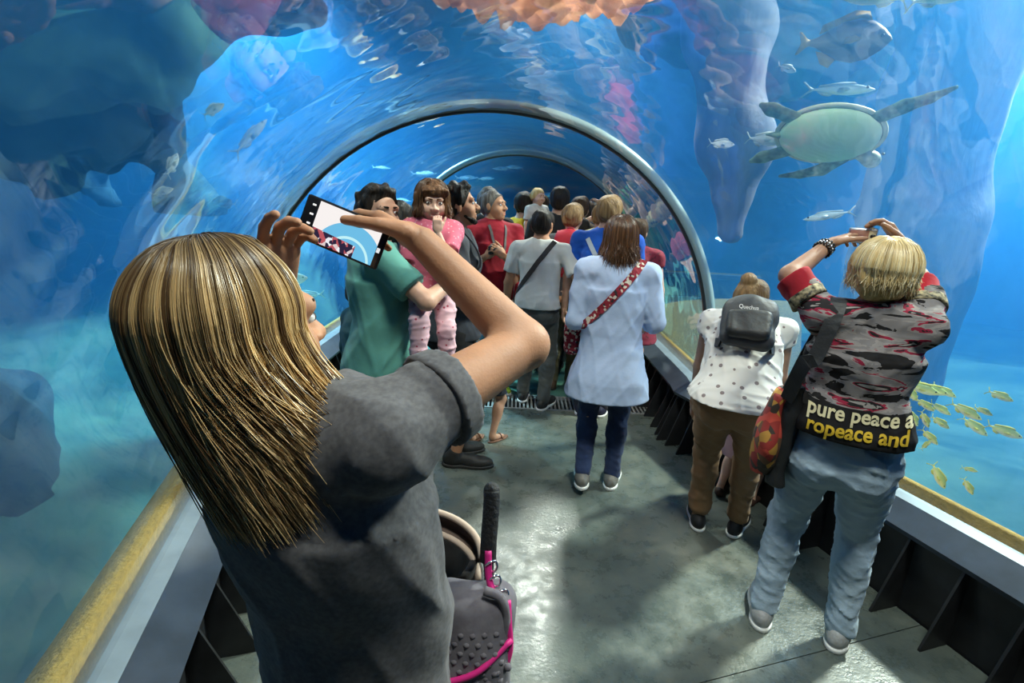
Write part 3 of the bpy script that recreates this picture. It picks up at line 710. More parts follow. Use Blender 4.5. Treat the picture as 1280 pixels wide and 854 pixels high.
def strand_hair(p, name, n, material, length, rng_seed=1, face=52, vol=.06, m=18, r=.0011, wave=.006, tilt=(0, 0, 0), spread=1.0, jitter=.03, root_drop=0.0, part=0.0, end_pull=(0, 0, 0), lenvar=.25, parent=None, back_len=1.0, clump=26, partlen=1.0, root_sink=.13):
    """combed hair as many fine strands: from a parting over a shell around the skull, then hanging"""
    rng = np.random.default_rng(rng_seed); u = p.hh; M = p.Mh; c = p.J['head'] + M @ (V3(0, -.07, .12) * u)
    rad = V3(.355 + vol, .44 + vol, .40 + vol) * u
    ph = rng.uniform(-math.pi, math.pi, n * 2)
    ok = np.abs(ph) > math.radians(face)                 # azimuth 0 is the face
    ph = ph[ok][:n]; n = len(ph)
    lay = rng.uniform(.90, 1.03, n); cl = rng.integers(0, clump, n)
    clv = rng.normal(size=(clump, 3)) * wave * 2.2
    th_end = math.radians(88); t = np.linspace(0, 1, m); k = int(m * .5)
    paths = np.zeros((n, m, 3)); L = length * (1 - lenvar * rng.random(n)) * np.where(np.abs(ph) > 1.7, back_len, 1.0)
    yr = rng.uniform(.0, 1, n) * partlen
    for i in range(k):
        th = math.radians(2) + (th_end - math.radians(2)) * i / (k - 1); sink = 1 - root_sink * max(0, 1 - i / (k * .34))
        x = np.sin(ph) * math.sin(th); y = np.cos(ph) * math.sin(th); z = np.full(n, math.cos(th))
        w = max(0, 1 - i / (k * .45)); y0 = np.cos(ph) * .62 * yr
        x = x * (1 - w) + w * (part + np.sign(np.sin(ph) + 1e-6) * .015 + x * .25); y = np.cos(ph) * np.maximum(math.sin(th), .62 * yr); z = np.sqrt(np.maximum(1 - x * x - y * y, .0)) if i < k * .9 else z
        q = np.stack((x, y, z), 1) * rad * lay[:, None] * sink; paths[:, i] = c + q @ M.T
    last = paths[:, k - 1].copy(); out = last - c; out[:, 2] = 0
    jv = rng.normal(size=(n, 3)) * jitter * .12
    for i in range(k, m):
        f = (i - k + 1) / (m - k)
        q = last.copy(); q[:, 2] -= L * f
        q += out * (spread - 1) * f + np.array(end_pull) * (f ** 1.7)
        q += clv[cl] * f * f + jv * f * f
        q[:, 0] += wave * f * np.sin(f * 5 + cl * 1.7); q[:, 1] += wave * f * np.cos(f * 4.2 + cl)
        paths[:, i] = q
    paths += rng.normal(size=(n, 1, 3)) * .0012
    V, Q = tubes(paths, r * np.r_[np.ones(m - 3), .85, .6, .25], 3)
    me = np_mesh(name, V, Q); a = me.attributes.new('tint', 'FLOAT', 'POINT')
    v = np.clip(.45 + .26 * np.sin(ph * 23) + .22 * np.sin(ph * 41 + 1) + rng.normal(size=n) * .16, 0, 1); a.data.foreach_set('value', np.repeat(v, m * 3).astype(np.float32))
    b = me.attributes.new('along', 'FLOAT', 'POINT'); b.data.foreach_set('value', np.tile(np.repeat(t, 3), n).astype(np.float32))
    return link(name, me, material, parent or p.root), paths
def strand_mat(name, root, mid, tip, rough=.33):
    m = bpy.data.materials.new(name); N, L = nodes_of(m); b = N['Principled BSDF']
    at = N.new('ShaderNodeAttribute'); at.attribute_name = 'tint'; al = N.new('ShaderNodeAttribute'); al.attribute_name = 'along'
    r = N.new('ShaderNodeValToRGB'); e = r.color_ramp.elements; e[0].position = .15; e[0].color = (*mid, 1); e[1].position = .8; e[1].color = (*tip, 1); L.new(at.outputs['Fac'], r.inputs[0])
    mx = N.new('ShaderNodeMix'); mx.data_type = 'RGBA'; mr = N.new('ShaderNodeMapRange'); mr.inputs['From Min'].default_value = .08; mr.inputs['From Max'].default_value = .42
    L.new(al.outputs['Fac'], mr.inputs['Value']); L.new(mr.outputs[0], mx.inputs['Factor']); mx.inputs['A'].default_value = (*root, 1); L.new(r.outputs[0], mx.inputs['B'])
    L.new(mx.outputs['Result'], b.inputs['Base Color']); b.inputs['Roughness'].default_value = rough; b.inputs['Specular IOR Level'].default_value = .55
    return m
    # (methods continued) joint overrides in world coordinates
def set_world(p, **kw):
    for k, v in kw.items(): p.J[k] = p.local(v)
    return p
def world_dir(p, v):
    t = math.radians(p.heading); c, q = math.cos(t), math.sin(t); return V3(v[0] * c - v[1] * q, v[0] * q + v[1] * c, v[2])

WHITE_SOLE = mat('white_sole', (.7, .7, .68), .6); BLACK_SOLE = mat('black_sole', (.02, .02, .02), .6)
def shoe_m(name, c): return mat('shoe_' + name, c, .6, noise=.3, nscale=30, bump=.2, bscale=90)

# ---------- the woman taking a picture with her phone, nearest the lens
GREY_DRESS = cloth('grey_jersey', (.125, .122, .13), (.085, .083, .09), nscale=120, noise=.3, bump=.3, bscale=14)
p = P1 = Person('woman in a charcoal grey tee dress with long streaked blond hair, filming with a phone', (-.237, .709), 22, H=1.68, lean=-9, side=-4, head=(14, 4, -4), width=.98, skin=SKIN_T)
set_world(p, shR=(-.158, .590, 1.412), elR=(.02, .80, 1.478), wrR=(-.158, .860, 1.632), shL=(-.425, .71, 1.39), elL=(-.50, .90, 1.33), wrL=(-.405, .83, 1.53), head=(-.345, .615, 1.530))
p.J['neck'] = p.J['neck'] * .5 + p.local((-.325, .635, 1.44)) * .5
dR = world_dir(p, (-.075, .045, .030)); nR = world_dir(p, (-.25, -.25, -.9))
dL = world_dir(p, (.02, .0, .10)); nL = world_dir(p, (.8, -.5, .1))
p.make_body(.008, .0045, .0035, hands={'R': dict(d=dR, n=nR, curl=(20, 50, 62, 66), thumb=25, spread=4), 'L': dict(d=dL, n=nL, curl=(22, 30, 34, 38), thumb=40, spread=7)}, face=True)
p.top(GREY_DRESS, 'dress', hem=.33, sleeve=0.40, loose=.010, sleeve_loose=.016, h=.0065, wr=(.007, 20), seed=12, fit=1.02, neck=.0)
p.sleeve_end('R', .345, .0290 * 1.68 + .0195, GREY_DRESS, 'rolled_cuff', .005, .020)
p.shoes(shoe_m('grey', (.2, .2, .2)), WHITE_SOLE)
HB = strand_mat('streaked_blond', (.055, .03, .014), (.11, .058, .024), (.82, .56, .26))
f = Field(); u = p.hh
f.el(p.hp(0, -.08, .13), V3(.36, .45, .40) * u, p.Mh, k=.03); f.cut(p.hp(0, .2, .1), p.Mh @ V3(0, 1, -.35))
cap = f.obj('hair', .006, mat('hair_roots', (.09, .052, .024), .5, bump=.5, bscale=60, stretch=(2, 2, .3)), p.root)
strand_hair(p, 'strands', 15000, HB, .27, 3, face=50, vol=.03, m=24, r=.00085, wave=.0028, spread=.86, end_pull=tuple(world_dir(p, (.085, .01, 0))), lenvar=.5, part=-.05, parent=cap, clump=90, jitter=.05, root_sink=.05)

# ---------- grey haired lady with raised compact camera
def peace_shirt():
    m = bpy.data.materials.new('printed_jersey'); N, L = nodes_of(m); b = N['Principled BSDF']; b.inputs['Roughness'].default_value = .8; b.inputs['Specular IOR Level'].default_value = .2
    tc = N.new('ShaderNodeTexCoord'); mp = N.new('ShaderNodeMapping'); mp.inputs['Scale'].default_value = (2.2, 2.2, 9.0); mp.inputs['Rotation'].default_value = (0, .22, 0); L.new(tc.outputs['Object'], mp.inputs['Vector'])
    n = N.new('ShaderNodeTexNoise'); n.inputs['Scale'].default_value = 2.6; n.inputs['Detail'].default_value = 4; n.inputs['Distortion'].default_value = .8; L.new(mp.outputs[0], n.inputs['Vector'])
    r = N.new('ShaderNodeValToRGB'); r.color_ramp.interpolation = 'CONSTANT'; L.new(n.outputs[0], r.inputs[0]); e = r.color_ramp.elements
    e[0].position = 0; e[0].color = (.012, .011, .012, 1); e[1].position = .44; e[1].color = (.22, .20, .20, 1)
    for q, c in ((.52, (.30, .27, .26)), (.565, (.30, .02, .05)), (.60, (.02, .018, .02)), (.66, (.35, .32, .30))): k = e.new(q); k.color = (*c, 1)
    # black hem band
    sx = N.new('ShaderNodeSeparateXYZ'); L.new(tc.outputs['Object'], sx.inputs[0])
    lt = N.new('ShaderNodeMath'); lt.operation = 'LESS_THAN'; lt.inputs[1].default_value = 1.065; L.new(sx.outputs['Z'], lt.inputs[0])
    mx = N.new('ShaderNodeMix'); mx.data_type = 'RGBA'; L.new(lt.outputs[0], mx.inputs['Factor']); L.new(r.outputs[0], mx.inputs['A']); mx.inputs['B'].default_value = (.012, .011, .012, 1)
    L.new(mx.outputs['Result'], b.inputs['Base Color'])
    return m
def jeans(name, c, c2): return cloth(name, c, c2, rough=.85, noise=.5, nscale=7, bump=.5, bscale=30)
p = P14 = Person('short-haired blond lady in a black and grey printed top and pale jeans, raising a camera', (1.28, 1.77), 30, H=1.63, width=1.03, head=(6, -2, 2), feet=((.135, .02, 12), (-.15, -.03, -6)), skin=SKIN_O, pel=(0, 0, -.005))
set_world(p, elL=(1.045, 1.93, 1.485), wrL=(1.225, 2.03, 1.60), elR=(1.455, 1.84, 1.50), wrR=(1.475, 1.99, 1.62), shL=(1.125, 1.82, 1.36), shR=(1.395, 1.68, 1.355))
p.make_body(.011, .006, .0045, hands={'L': dict(d=world_dir(p, (.08, .03, .035)), n=world_dir(p, (.35, -.1, -.6)), curl=(20, 28, 30, 34), thumb=30), 'R': dict(d=world_dir(p, (-.045, .02, .06)), n=world_dir(p, (-.7, .2, -.3)), curl=(30, 36, 40, 40), thumb=30)})
p.top(peace_shirt(), 'shirt', hem=.575, sleeve=0.64, loose=.012, h=.008, wr=(.006, 26), seed=31, sleeve_loose=.016)
RED_CUFF = cloth('red_cuff', (.45, .02, .035)); PRINT_SLEEVE = mat('sleeve_print', (.02, .02, .02), .8, noise=1, nscale=55, color2=(.5, .42, .25))
for k in 'RL':
    p.sleeve_end(k, .70, .029 * 1.63 + .017, RED_CUFF, 'red_cuff', .005, .05); p.sleeve_end(k, .44, .03 * 1.63 + .0185, PRINT_SLEEVE, 'printed_band', .005, .022)
f = Field(); ring = p.J['neck']; f.rc(ring - p.Mc[:, 2] * .012, ring + p.Mc[:, 2] * .012, .072, .066); f.cut(ring + V3(0, 0, .015), (0, .2, 1)); f.obj('red_collar', .006, RED_CUFF, p.root)
p.trousers(jeans('pale_denim', (.38, .48, .57), (.27, .36, .45)), 'jeans', h=.009, wr=(.006, 30), top=.60, loose=.012, hipw=1.04, taper=1.0)
p.shoes(shoe_m('pale', (.42, .42, .42)), WHITE_SOLE, .006)
def puffy(f, hp, u, M):
    f.el(hp(0, -.12, .16), V3(.47, .50, .44) * u, M, k=.06 * u); f.el(hp(0, -.30, -.10), V3(.36, .26, .30) * u, M, k=.08 * u)
p.hair_cap(H_BLOND, vol=.10, nape=-.42, hairline=.16, h=.006, extra=puffy, wr=(.007, 55))
SB = strand_mat('short_blond', (.60, .44, .20), (.72, .54, .26), (.90, .78, .50))
strand_hair(p, 'strands', 2600, SB, .075, 8, face=62, vol=.135, m=14, r=.0013, wave=.005, spread=.86, lenvar=.5, parent=p.hair, clump=60, jitter=.05, partlen=.3)

# ---------- woman stooping with a small black daypack
p = P12 = Person('stooping woman in a white sleeveless print blouse and brown trousers, with a bun', (1.18, 2.46), 24, H=1.53, lean=50, width=1.10, head=(28, -38, 0), feet=((.10, .02, 14), (-.095, -.01, -10)), pel=(-.01, -.10, .0), skin=SKIN_O, handR=(.20, .27, .62), handL=(-.22, .25, .60), poleR=(.5, -1, -.2), poleL=(-.5, -1, -.2))
p.make_body(.011, .006, .006)
BLOUSE = mat('print_blouse', (.72, .70, .66), .8, noise=1, nscale=26, color2=(.66, .64, .60), bump=.3, bscale=16)
def dotted_print(name, base, dots, scale, thr):
    m = bpy.data.materials.new(name); N, L = nodes_of(m); b = N['Principled BSDF']; b.inputs['Roughness'].default_value = .85
    tc = N.new('ShaderNodeTexCoord'); v = N.new('ShaderNodeTexVoronoi'); v.inputs['Scale'].default_value = scale; L.new(tc.outputs['Object'], v.inputs['Vector'])
    lt = N.new('ShaderNodeMath'); lt.operation = 'LESS_THAN'; lt.inputs[1].default_value = thr; L.new(v.outputs['Distance'], lt.inputs[0])
    mx = N.new('ShaderNodeMix'); mx.data_type = 'RGBA'; L.new(lt.outputs[0], mx.inputs['Factor']); mx.inputs['A'].default_value = (*base, 1); mx.inputs['B'].default_value = (*dots, 1); L.new(mx.outputs['Result'], b.inputs['Base Color'])
    return m
p.top(dotted_print('print_blouse_dots', (.74, .72, .68), (.25, .2, .2), 22, .22), 'blouse', hem=.535, sleeve=0.26, loose=.024, flare=.03, h=.008, wr=(.007, 24), seed=41)
p.trousers(cloth('brown_cotton', (.27, .155, .078), (.21, .12, .06), nscale=4), 'trousers', h=.009, wr=(.006, 22), hipw=1.10, loose=.014, top=.565, leg=.93)
p.shoes(shoe_m('black', (.02, .02, .022)), WHITE_SOLE, .006, low=.02)
def bun(f, hp, u, M):
    f.el(hp(-.02, -.50, .30), V3(.21, .20, .20) * u, M, k=.03 * u)
p.hair_cap(H_LIGHT, vol=.04, nape=-.3, h=.005, extra=bun, wr=(.006, 60))

# ---------- woman in the long pale blue shirt
p = P10 = Person('brown-haired woman walking away in a long pale blue shirt and dark jeans', (.585, 2.89), 8, H=1.66, lean=2, head=(2, 2, 0), feet=((.085, .00, 10), (-.10, -.10, 0, .04)), width=1.0, handL=(-.16, .22, .98), handR=(.20, .24, .98), poleL=(-.35, -1, -.7), poleR=(.35, -1, -.7), skin=SKIN)
p.make_body(.012, .007, .006)
p.top(cloth('pale_blue_poplin', (.50, .62, .84), (.42, .53, .74), nscale=5, noise=.2, bump=.5, bscale=11), 'long_shirt', hem=.375, sleeve=1.45, loose=.022, flare=.04, h=.008, wr=(.006, 19), seed=52, sleeve_loose=.02, neck=.02)
p.trousers(jeans('dark_denim', (.03, .05, .12), (.02, .032, .08)), 'jeans', h=.010, loose=.006)
p.shoes(shoe_m('grey_canvas', (.22, .21, .19)), WHITE_SOLE)
p.hair_cap(H_BROWN, vol=.04, nape=-.4, h=.006)
strand_hair(p, 'strands', 2400, strand_mat('brown_hair', (.05, .024, .013), (.075, .036, .018), (.20, .10, .05)), .20, 5, face=55, vol=.08, m=16, r=.0016, wave=.008, lenvar=.35, parent=p.hair, clump=40)

# ---------- man in teal with the little girl on his arm
p = P2 = Person('dark-haired man in a teal tee shirt holding a little girl, looking back', (-.64, 2.42), 66, H=1.75, sex='m', head=(62, 2, 0), feet=((.10, .08, 20), (-.09, -.06, -5)), width=.98, skin=SKIN, lean=-3)
set_world(p, shR=(-.60, 2.26, 1.44), elR=(-.385, 2.19, 1.27), wrR=(-.30, 2.40, 1.335), wrL=(-.36, 2.62, 1.32), elL=(-.52, 2.72, 1.18))
p.make_body(.010, .005, .005, hands={'R': dict(d=world_dir(p, (.0, 1, .1)), n=world_dir(p, (0, .1, 1)), curl=18, thumb=40)}, brow=H_BLACK, bare=True)
p.top(cloth('teal_jersey', (.12, .34, .29), (.09, .27, .23), nscale=6, noise=.2, bump=.45, bscale=11), 'tee_shirt', hem=.475, sleeve=0.69, loose=.022, h=.008, wr=(.008, 17), seed=61, sleeve_loose=.025)
p.trousers(cloth('grey_shorts', (.22, .23, .25), (.16, .17, .19)), 'shorts', leg=.46, h=.011, loose=.022)
p.shoes(shoe_m('dark_slip_on', (.05, .045, .045)), WHITE_SOLE, low=.02)
def crop(f, hp, u, M): f.el(hp(0, .05, .42), V3(.30, .34, .16) * u, M, k=.05 * u)
p.hair_cap(H_BLACK, vol=.035, hairline=.30, nape=-.2, h=.005, extra=crop, wr=(.006, 90))
f = Field()
for sg in (-1, 1): f.path([p.hp(sg * .30, .10, -.12), p.hp(sg * .25, .22, -.30), p.hp(sg * .12, .33, -.42), p.hp(0, .36, -.43)], [.035 * p.hh, .05 * p.hh, .06 * p.hh, .06 * p.hh])
f.rc(p.hp(-.09, .385, -.21), p.hp(.09, .385, -.21), .022 * p.hh); f.wrinkle(.002, 200, 4)
f.obj('beard', .004, mat('beard_stubble', (.07, .042, .03), .8, noise=.4, nscale=200), p.root)

p = P3 = Person('toddler girl in a pink top and pale pink trousers carried on an arm', (-.395, 2.40), 168, H=.88, z0=.885, sex='f', head=(-6, -6, 0), headscale=1.50, child=True, width=1.12, feet=((.07, .17, 5, .04), (-.07, .10, -5, -.02)), skin=SKIN_B, neckfwd=.0)
set_world(p, elL=(-.295, 2.22, 1.455), wrL=(-.345, 2.23, 1.575), elR=(-.50, 2.34, 1.38), wrR=(-.46, 2.26, 1.30))
p.make_body(.008, .0045, .004, hands={'L': dict(curl=55, thumb=30, d=(0, .1, 1), n=(0, -1, 0)), 'R': dict(curl=30)}, brow=H_BROWN)
p.top(dotted_print('pink_print', (.62, .13, .20), (.75, .35, .40), 60, .25), 'pink_top', hem=.46, sleeve=0.74, loose=.012, h=.006, wr=(.004, 30), seed=3, sleeve_loose=.015)
p.trousers(dotted_print('pink_trouser_print', (.68, .42, .47), (.4, .05, .1), 30, .16), 'trousers', h=.006, loose=.010, leg=1.0, top=.58)
p.shoes(cloth('pink_sock', (.68, .38, .43)), None, .006, name='sock')
def bob(f, hp, u, M):
    for sg in (-1, 1): f.rc(hp(sg * .36, .02, .15), hp(sg * .37, .04, -.42), .12 * u, .11 * u, k=.08 * u)
    f.rc(hp(-.25, .36, .27), hp(.25, .36, .27), .10 * u, k=.08 * u); f.el(hp(0, -.28, -.2), V3(.38, .26, .34) * u, M, k=.1 * u)
p.hair_cap(H_BROWN, vol=.06, nape=-.52, hairline=.2, h=.005, extra=bob, wr=(.006, 60), fringe=.06)
f = Field(); f.el(p.hp(0, .25, .30), V3(.33, .21, .17) * p.hh, p.Mh, k=.02); f.cut(p.hp(0, .3, .17), p.Mh @ V3(0, .1, -1)); f.wrinkle(.003, 90, 4, (2, 1, .2)); f.obj('fringe', .005, H_BROWN, p.root)
strand_hair(p, 'strands', 1300, strand_mat('toddler_hair', (.075, .035, .017), (.10, .048, .022), (.24, .12, .055)), .085, 6, face=42, vol=.10, m=14, r=.0012, wave=.004, lenvar=.4, parent=p.hair, clump=30)

# ---------- man in profile with a dark rucksack
p = P5 = Person('man in a dark slate tee shirt seen in profile, gazing up, wearing a rucksack', (-.375, 3.12), 82, H=1.80, sex='m', head=(-2, 10, 0), width=1.06, skin=SKIN_T)
set_world(p, wrR=(-.19, 2.98, 1.10), elR=(-.33, 2.83, 1.17))
p.make_body(.012, .006, .006, brow=H_BLACK)
p.top(cloth('slate_jersey', (.055, .062, .078), (.04, .045, .055)), 'tee_shirt', hem=.49, sleeve=0.76, loose=.018, h=.010, seed=71, sleeve_loose=.022)
p.trousers(cloth('dark_shorts', (.02, .02, .022)), 'shorts', leg=.48, h=.012, loose=.02); p.shoes(shoe_m('black2', (.02, .02, .02)), BLACK_SOLE)
p.hair_cap(H_BLACK, vol=.04, hairline=.30, nape=-.2, h=.006, extra=crop, wr=(.008, 80))
f = Field(); f.path([p.hp(-.26, .10, -.26), p.hp(-.15, .27, -.40), p.hp(0, .33, -.44), p.hp(.15, .27, -.40), p.hp(.26, .10, -.26)], [.04 * p.hh, .06 * p.hh, .065 * p.hh, .06 * p.hh, .04 * p.hh]); f.rc(p.hp(-.09, .4, -.205), p.hp(.09, .4, -.205), .025 * p.hh); f.obj('beard', .005, H_BLACK, p.root)

# ---------- man in the red shirt with a camera
p = P6 = Person('older man in a dark red shirt holding a camera at his chest', (-.215, 4.50), 152, H=1.80, sex='m', head=(-38, 6, 0), width=1.05, skin=SKIN_T)
set_world(p, wrR=(-.25, 4.28, 1.27), elR=(-.425, 4.43, 1.13), wrL=(-.10, 4.26, 1.28), elL=(.045, 4.41, 1.13))
p.make_body(.013, .007, .006, hands={'R': dict(d=world_dir(p, (.7, -.2, .5)), n=world_dir(p, (.5, .5, -.2)), curl=40), 'L': dict(d=world_dir(p, (-.6, -.3, .5)), n=world_dir(p, (-.5, .5, -.2)), curl=40)}, brow=H_GREY)
p.top(cloth('dark_red_cotton', (.30, .012, .025), (.22, .008, .018)), 'shirt', hem=.46, sleeve=0.84, loose=.02, h=.011, seed=81, sleeve_loose=.022, neck=.03)
p.trousers(cloth('khaki_cotton', (.35, .33, .28), (.27, .25, .21)), 'trousers', h=.012, loose=.018); p.shoes(shoe_m('lime', (.45, .62, .04)), WHITE_SOLE)
p.hair_cap(H_GREY, vol=.03, hairline=.36, nape=-.2, h=.007)

# ---------- person in a white tee with a dark cross strap
p = P7 = Person('black-haired visitor in a white tee shirt and grey jeans with a dark cross strap', (.20, 4.14), 14, H=1.665, sex='m', width=.96, head=(8, 2, 0), feet=((.10, -.03, 14), (-.11, .10, -6)), skin=SKIN_T, handR=(.22, .12, .98), poleR=(1, -.8, -.6))
p.make_body(.013, .008, .007, face=False)
p.top(cloth('white_jersey', (.66, .66, .62), (.56, .56, .53)), 'tee_shirt', hem=.535, sleeve=0.69, loose=.016, h=.010, seed=91, sleeve_loose=.018)
p.trousers(jeans('grey_denim', (.10, .105, .10), (.055, .06, .06)), 'jeans', h=.011, loose=.010); p.shoes(shoe_m('black3', (.03, .03, .03)), WHITE_SOLE)
p.hair_cap(H_BLACK, vol=.05, nape=-.3, h=.007)

# ---------- child with red backpack, man in blue, woman in a maroon dress
p = P8 = Person('light-haired youngster in a grey tee shirt carrying a red backpack', (.49, 4.62), 10, H=1.72, head=(14, 0, 0), width=.92, skin=SKIN)
p.make_body(.015, .009, .009, face=False); p.top(cloth('grey_jersey2', (.12, .12, .13)), 'tee_shirt', hem=.5, sleeve=0.74, h=.012, seed=5); p.trousers(cloth('olive_shorts', (.16, .14, .07)), 'trousers', h=.014); p.shoes(shoe_m('brown', (.12, .07, .04)), BLACK_SOLE, .01)
p.hair_cap(H_LIGHT, vol=.07, nape=-.5, h=.008)
p = P9 = Person('sandy-haired man in a bright blue tee shirt with a pale shoulder strap', (.70, 4.02), 20, H=1.79, sex='m', head=(4, 2, 0), skin=SKIN, width=.98)
p.make_body(.014, .008, .009, face=False); p.top(cloth('bright_blue', (.015, .10, .50), (.01, .075, .38)), 'tee_shirt', hem=.5, sleeve=0.74, loose=.016, h=.011, seed=6); p.trousers(cloth('navy_trousers', (.02, .022, .04)), 'trousers', h=.014); p.shoes(shoe_m('navy', (.02, .02, .05)), WHITE_SOLE, .01)
p.hair_cap(H_LIGHT, vol=.05, nape=-.3, h=.007)
p = P11 = Person('woman in a maroon sleeveless dress with pink clogs', (1.02, 4.40), 20, H=1.62, head=(0, 0, 0), skin=SKIN, width=1.05, feet=((.09, .02, 12), (-.08, -.02, -4)))
p.make_body(.013, .009, .008, face=False, bare=True); p.top(dotted_print('maroon_print', (.20, .012, .03), (.10, .006, .015), 30, .3), 'dress', hem=.36, sleeve=0.29, loose=.022, flare=.06, h=.011, wr=(.008, 18), seed=7); p.shoes(mat('pink_clog', (.75, .10, .28), .5), None, .008, name='clog', low=.02)
p.hair_cap(H_DARK, vol=.06, nape=-.5, h=.008)

# ---------- children half hidden
p = P13 = Person('small girl in a pale pink dress standing beyond the stooping woman', (1.43, 2.76), 35, H=.98, headscale=1.4, child=True, skin=SKIN_B, width=1.05, feet=((.075, 0, 10), (-.11, .0, -5)))
p.make_body(.010, .007, .007, face=False, bare=True); p.top(cloth('pale_pink_cotton', (.68, .45, .47)), 'dress', hem=.34, sleeve=0.44, loose=.014, flare=.05, h=.009, seed=8); p.shoes(shoe_m('dark_brown', (.08, .04, .03)), None, .007, low=.02)
p.hair_cap(H_LIGHT, vol=.07, nape=-.45, h=.007)
p = P20 = Person('child in a blue patterned top and bare legs wearing sandals', (-.19, 3.40), 20, H=1.16, headscale=1.3, child=True, skin=SKIN_O, feet=((.07, .03, 25), (-.06, -.05, 10)), pel=(-.02, 0, 0))
p.make_body(.010, .008, .008, face=False, bare=True); p.top(dotted_print('blue_patterned', (.10, .35, .55), (.65, .65, .6), 26, .3), 'top', hem=.44, sleeve=0.64, h=.009, seed=9); p.trousers(cloth('dark_shorts2', (.03, .035, .05)), 'shorts', leg=.40, h=.010, loose=.015)
for k in 'RL':
    an, t = p.J['an' + k], p.J['toe' + k]; M = frame_from(t); b = V3(an[0], an[1], 0) + t * .03
    o = Field().el(b + t * .03 + V3(0, 0, .006), V3(.036, .10, .02), M).cut((0, 0, .014), (0, 0, 1)).cut((0, 0, .001), (0, 0, -1)).obj('sandal', .006, mat('sandal_brown', (.16, .08, .05), .6), p.root)
    curve_obj('sandal_strap', [b + M[:, 0] * .032 + V3(0, 0, .014) + t * .05, b + V3(0, 0, .048) + t * .045, b - M[:, 0] * .032 + V3(0, 0, .014) + t * .05], .006, MATS['sandal_brown'], o)
p.hair_cap(H_DARK, vol=.06, nape=-.4, h=.008)
p = P21 = Person('youngster in a grey-green jacket and black trousers behind the man in teal', (-.90, 2.95), 40, H=1.28, headscale=1.2, skin=SKIN_O, head=(10, 0, 0), child=True)
p.make_body(.013, .009, .008, face=False); p.top(cloth('grey_green', (.12, .24, .24), (.08, .16, .17)), 'jacket', hem=.42, sleeve=1.60, loose=.018, h=.012, seed=10); p.trousers(cloth('black_cotton', (.012, .012, .014)), 'trousers', h=.013); p.shoes(shoe_m('black4', (.03, .03, .03)), BLACK_SOLE, .009)
p.hair_cap(H_DARK, vol=.05, nape=-.3, h=.009)

# ---------- the crowd further along
def crowd(label, at, heading, H, top, bottom, hair, sex='m', skin=None, head=(0, 0, 0), nape=-.3, vol=.045, sleeve=0.74, face=False, width=1.0, seed=20, hem=.48, **kw):
    q = Person(label, at, heading, H=H, sex=sex, head=head, skin=skin or SKIN_O, width=width, **kw)
    q.make_body(.018, .009, .011, face=face, brow=hair); q.top(top, 'shirt', hem=hem, sleeve=sleeve, h=.015, seed=seed); q.trousers(bottom, 'trousers', h=.017); q.shoes(shoe_m('black5', (.03, .03, .03)), None, .012)
    q.hair_cap(hair, vol=vol, nape=nape, h=.009); return q
DK = cloth('dark_trousers', (.03, .03, .035)); BLUEJ = jeans('mid_denim', (.06, .09, .16), (.04, .06, .11))
crowd('dark-haired visitor in a black top beside the man in teal', (-.80, 3.46), 30, 1.68, cloth('black_top', (.02, .02, .022)), DK, H_BLACK, 'f', nape=-.4, seed=21)
crowd('black-haired person in a bright yellow shirt', (.05, 5.42), 0, 1.82, cloth('bright_yellow', (.70, .48, .04), (.6, .38, .03)), BLUEJ, H_BLACK, seed=22, width=1.0)
crowd('dark-haired man in a white shirt turned towards the camera', (.25, 6.0), 205, 1.82, cloth('white_shirt', (.62, .66, .7)), DK, H_DARK, face=True, seed=23, skin=SKIN)
crowd('tall man in black with close-cropped dark hair', (.40, 5.08), 5, 1.88, cloth('black_tee', (.015, .015, .017)), DK, H_BLACK, seed=24, vol=.03)
crowd('grey-haired man in a black tee shirt behind the red shirt', (-.29, 5.05), 150, 1.84, cloth('black_tee2', (.018, .018, .02)), DK, H_GREY, face=True, seed=25)
q = crowd('visitor in a light blue top and white cap', (-.40, 5.5), 60, 1.70, cloth('light_blue', (.40, .58, .68)), BLUEJ, H_LIGHT, 'f', seed=26)
Field().el(q.hp(0, -.05, .20), V3(.41, .48, .40) * q.hh, q.Mh).el(q.hp(0, .45, .17), V3(.26, .26, .04) * q.hh, q.Mh, k=.01).cut(q.hp(0, 0, .13), q.Mh @ V3(0, 0, -1)).obj('cap', .008, mat('white_cap', (.68, .68, .66), .8), q.root)
crowd('dark-haired visitor with arms raised to the acrylic', (.64, 5.42), 20, 1.80, cloth('brown_top', (.10, .07, .05)), DK, H_DARK, seed=27, handR=(.18, .34, 1.72), poleR=(1, -.2, -.6))
crowd('fair-haired visitor in a pale yellow and black patterned top by the acrylic', (.78, 4.85), 10, 1.74, dotted_print('black_yellow_print', (.55, .48, .25), (.03, .03, .03), 22, .35), BLUEJ, H_LIGHT, 'f', seed=28, handR=(.10, .30, 1.62), handL=(-.10, .30, 1.6), poleR=(1, -.2, -.6), poleL=(-1, -.2, -.6), skin=SKIN)
crowd('visitor in a navy shirt beyond the patterned top', (.80, 6.12), 40, 1.76, cloth('navy_shirt', (.02, .05, .16)), DK, H_DARK, seed=29)
crowd('fair-haired woman in a grey top behind the white cap', (-.72, 6.0), 70, 1.68, cloth('grey_top', (.2, .2, .21)), BLUEJ, H_BLOND, 'f', nape=-.5, seed=30)
crowd('dark-haired visitor in a green shirt at the tunnel bend', (1.0, 6.8), 60, 1.76, cloth('green_shirt', (.05, .18, .08)), DK, H_BLACK, seed=31)
crowd('brown-haired visitor in a white top at the tunnel bend', (.2, 6.9), 50, 1.72, cloth('white_top', (.6, .6, .58)), BLUEJ, H_BROWN, 'f', nape=-.5, seed=32)
q = Person('fair-haired toddler held high against a yellow shirt', (.19, 5.33), 140, H=.85, z0=1.0, headscale=1.5, child=True, head=(0, 0, 0), skin=SKIN_B, width=1.1, feet=((.06, .1, 5), (-.06, .08, -5)))
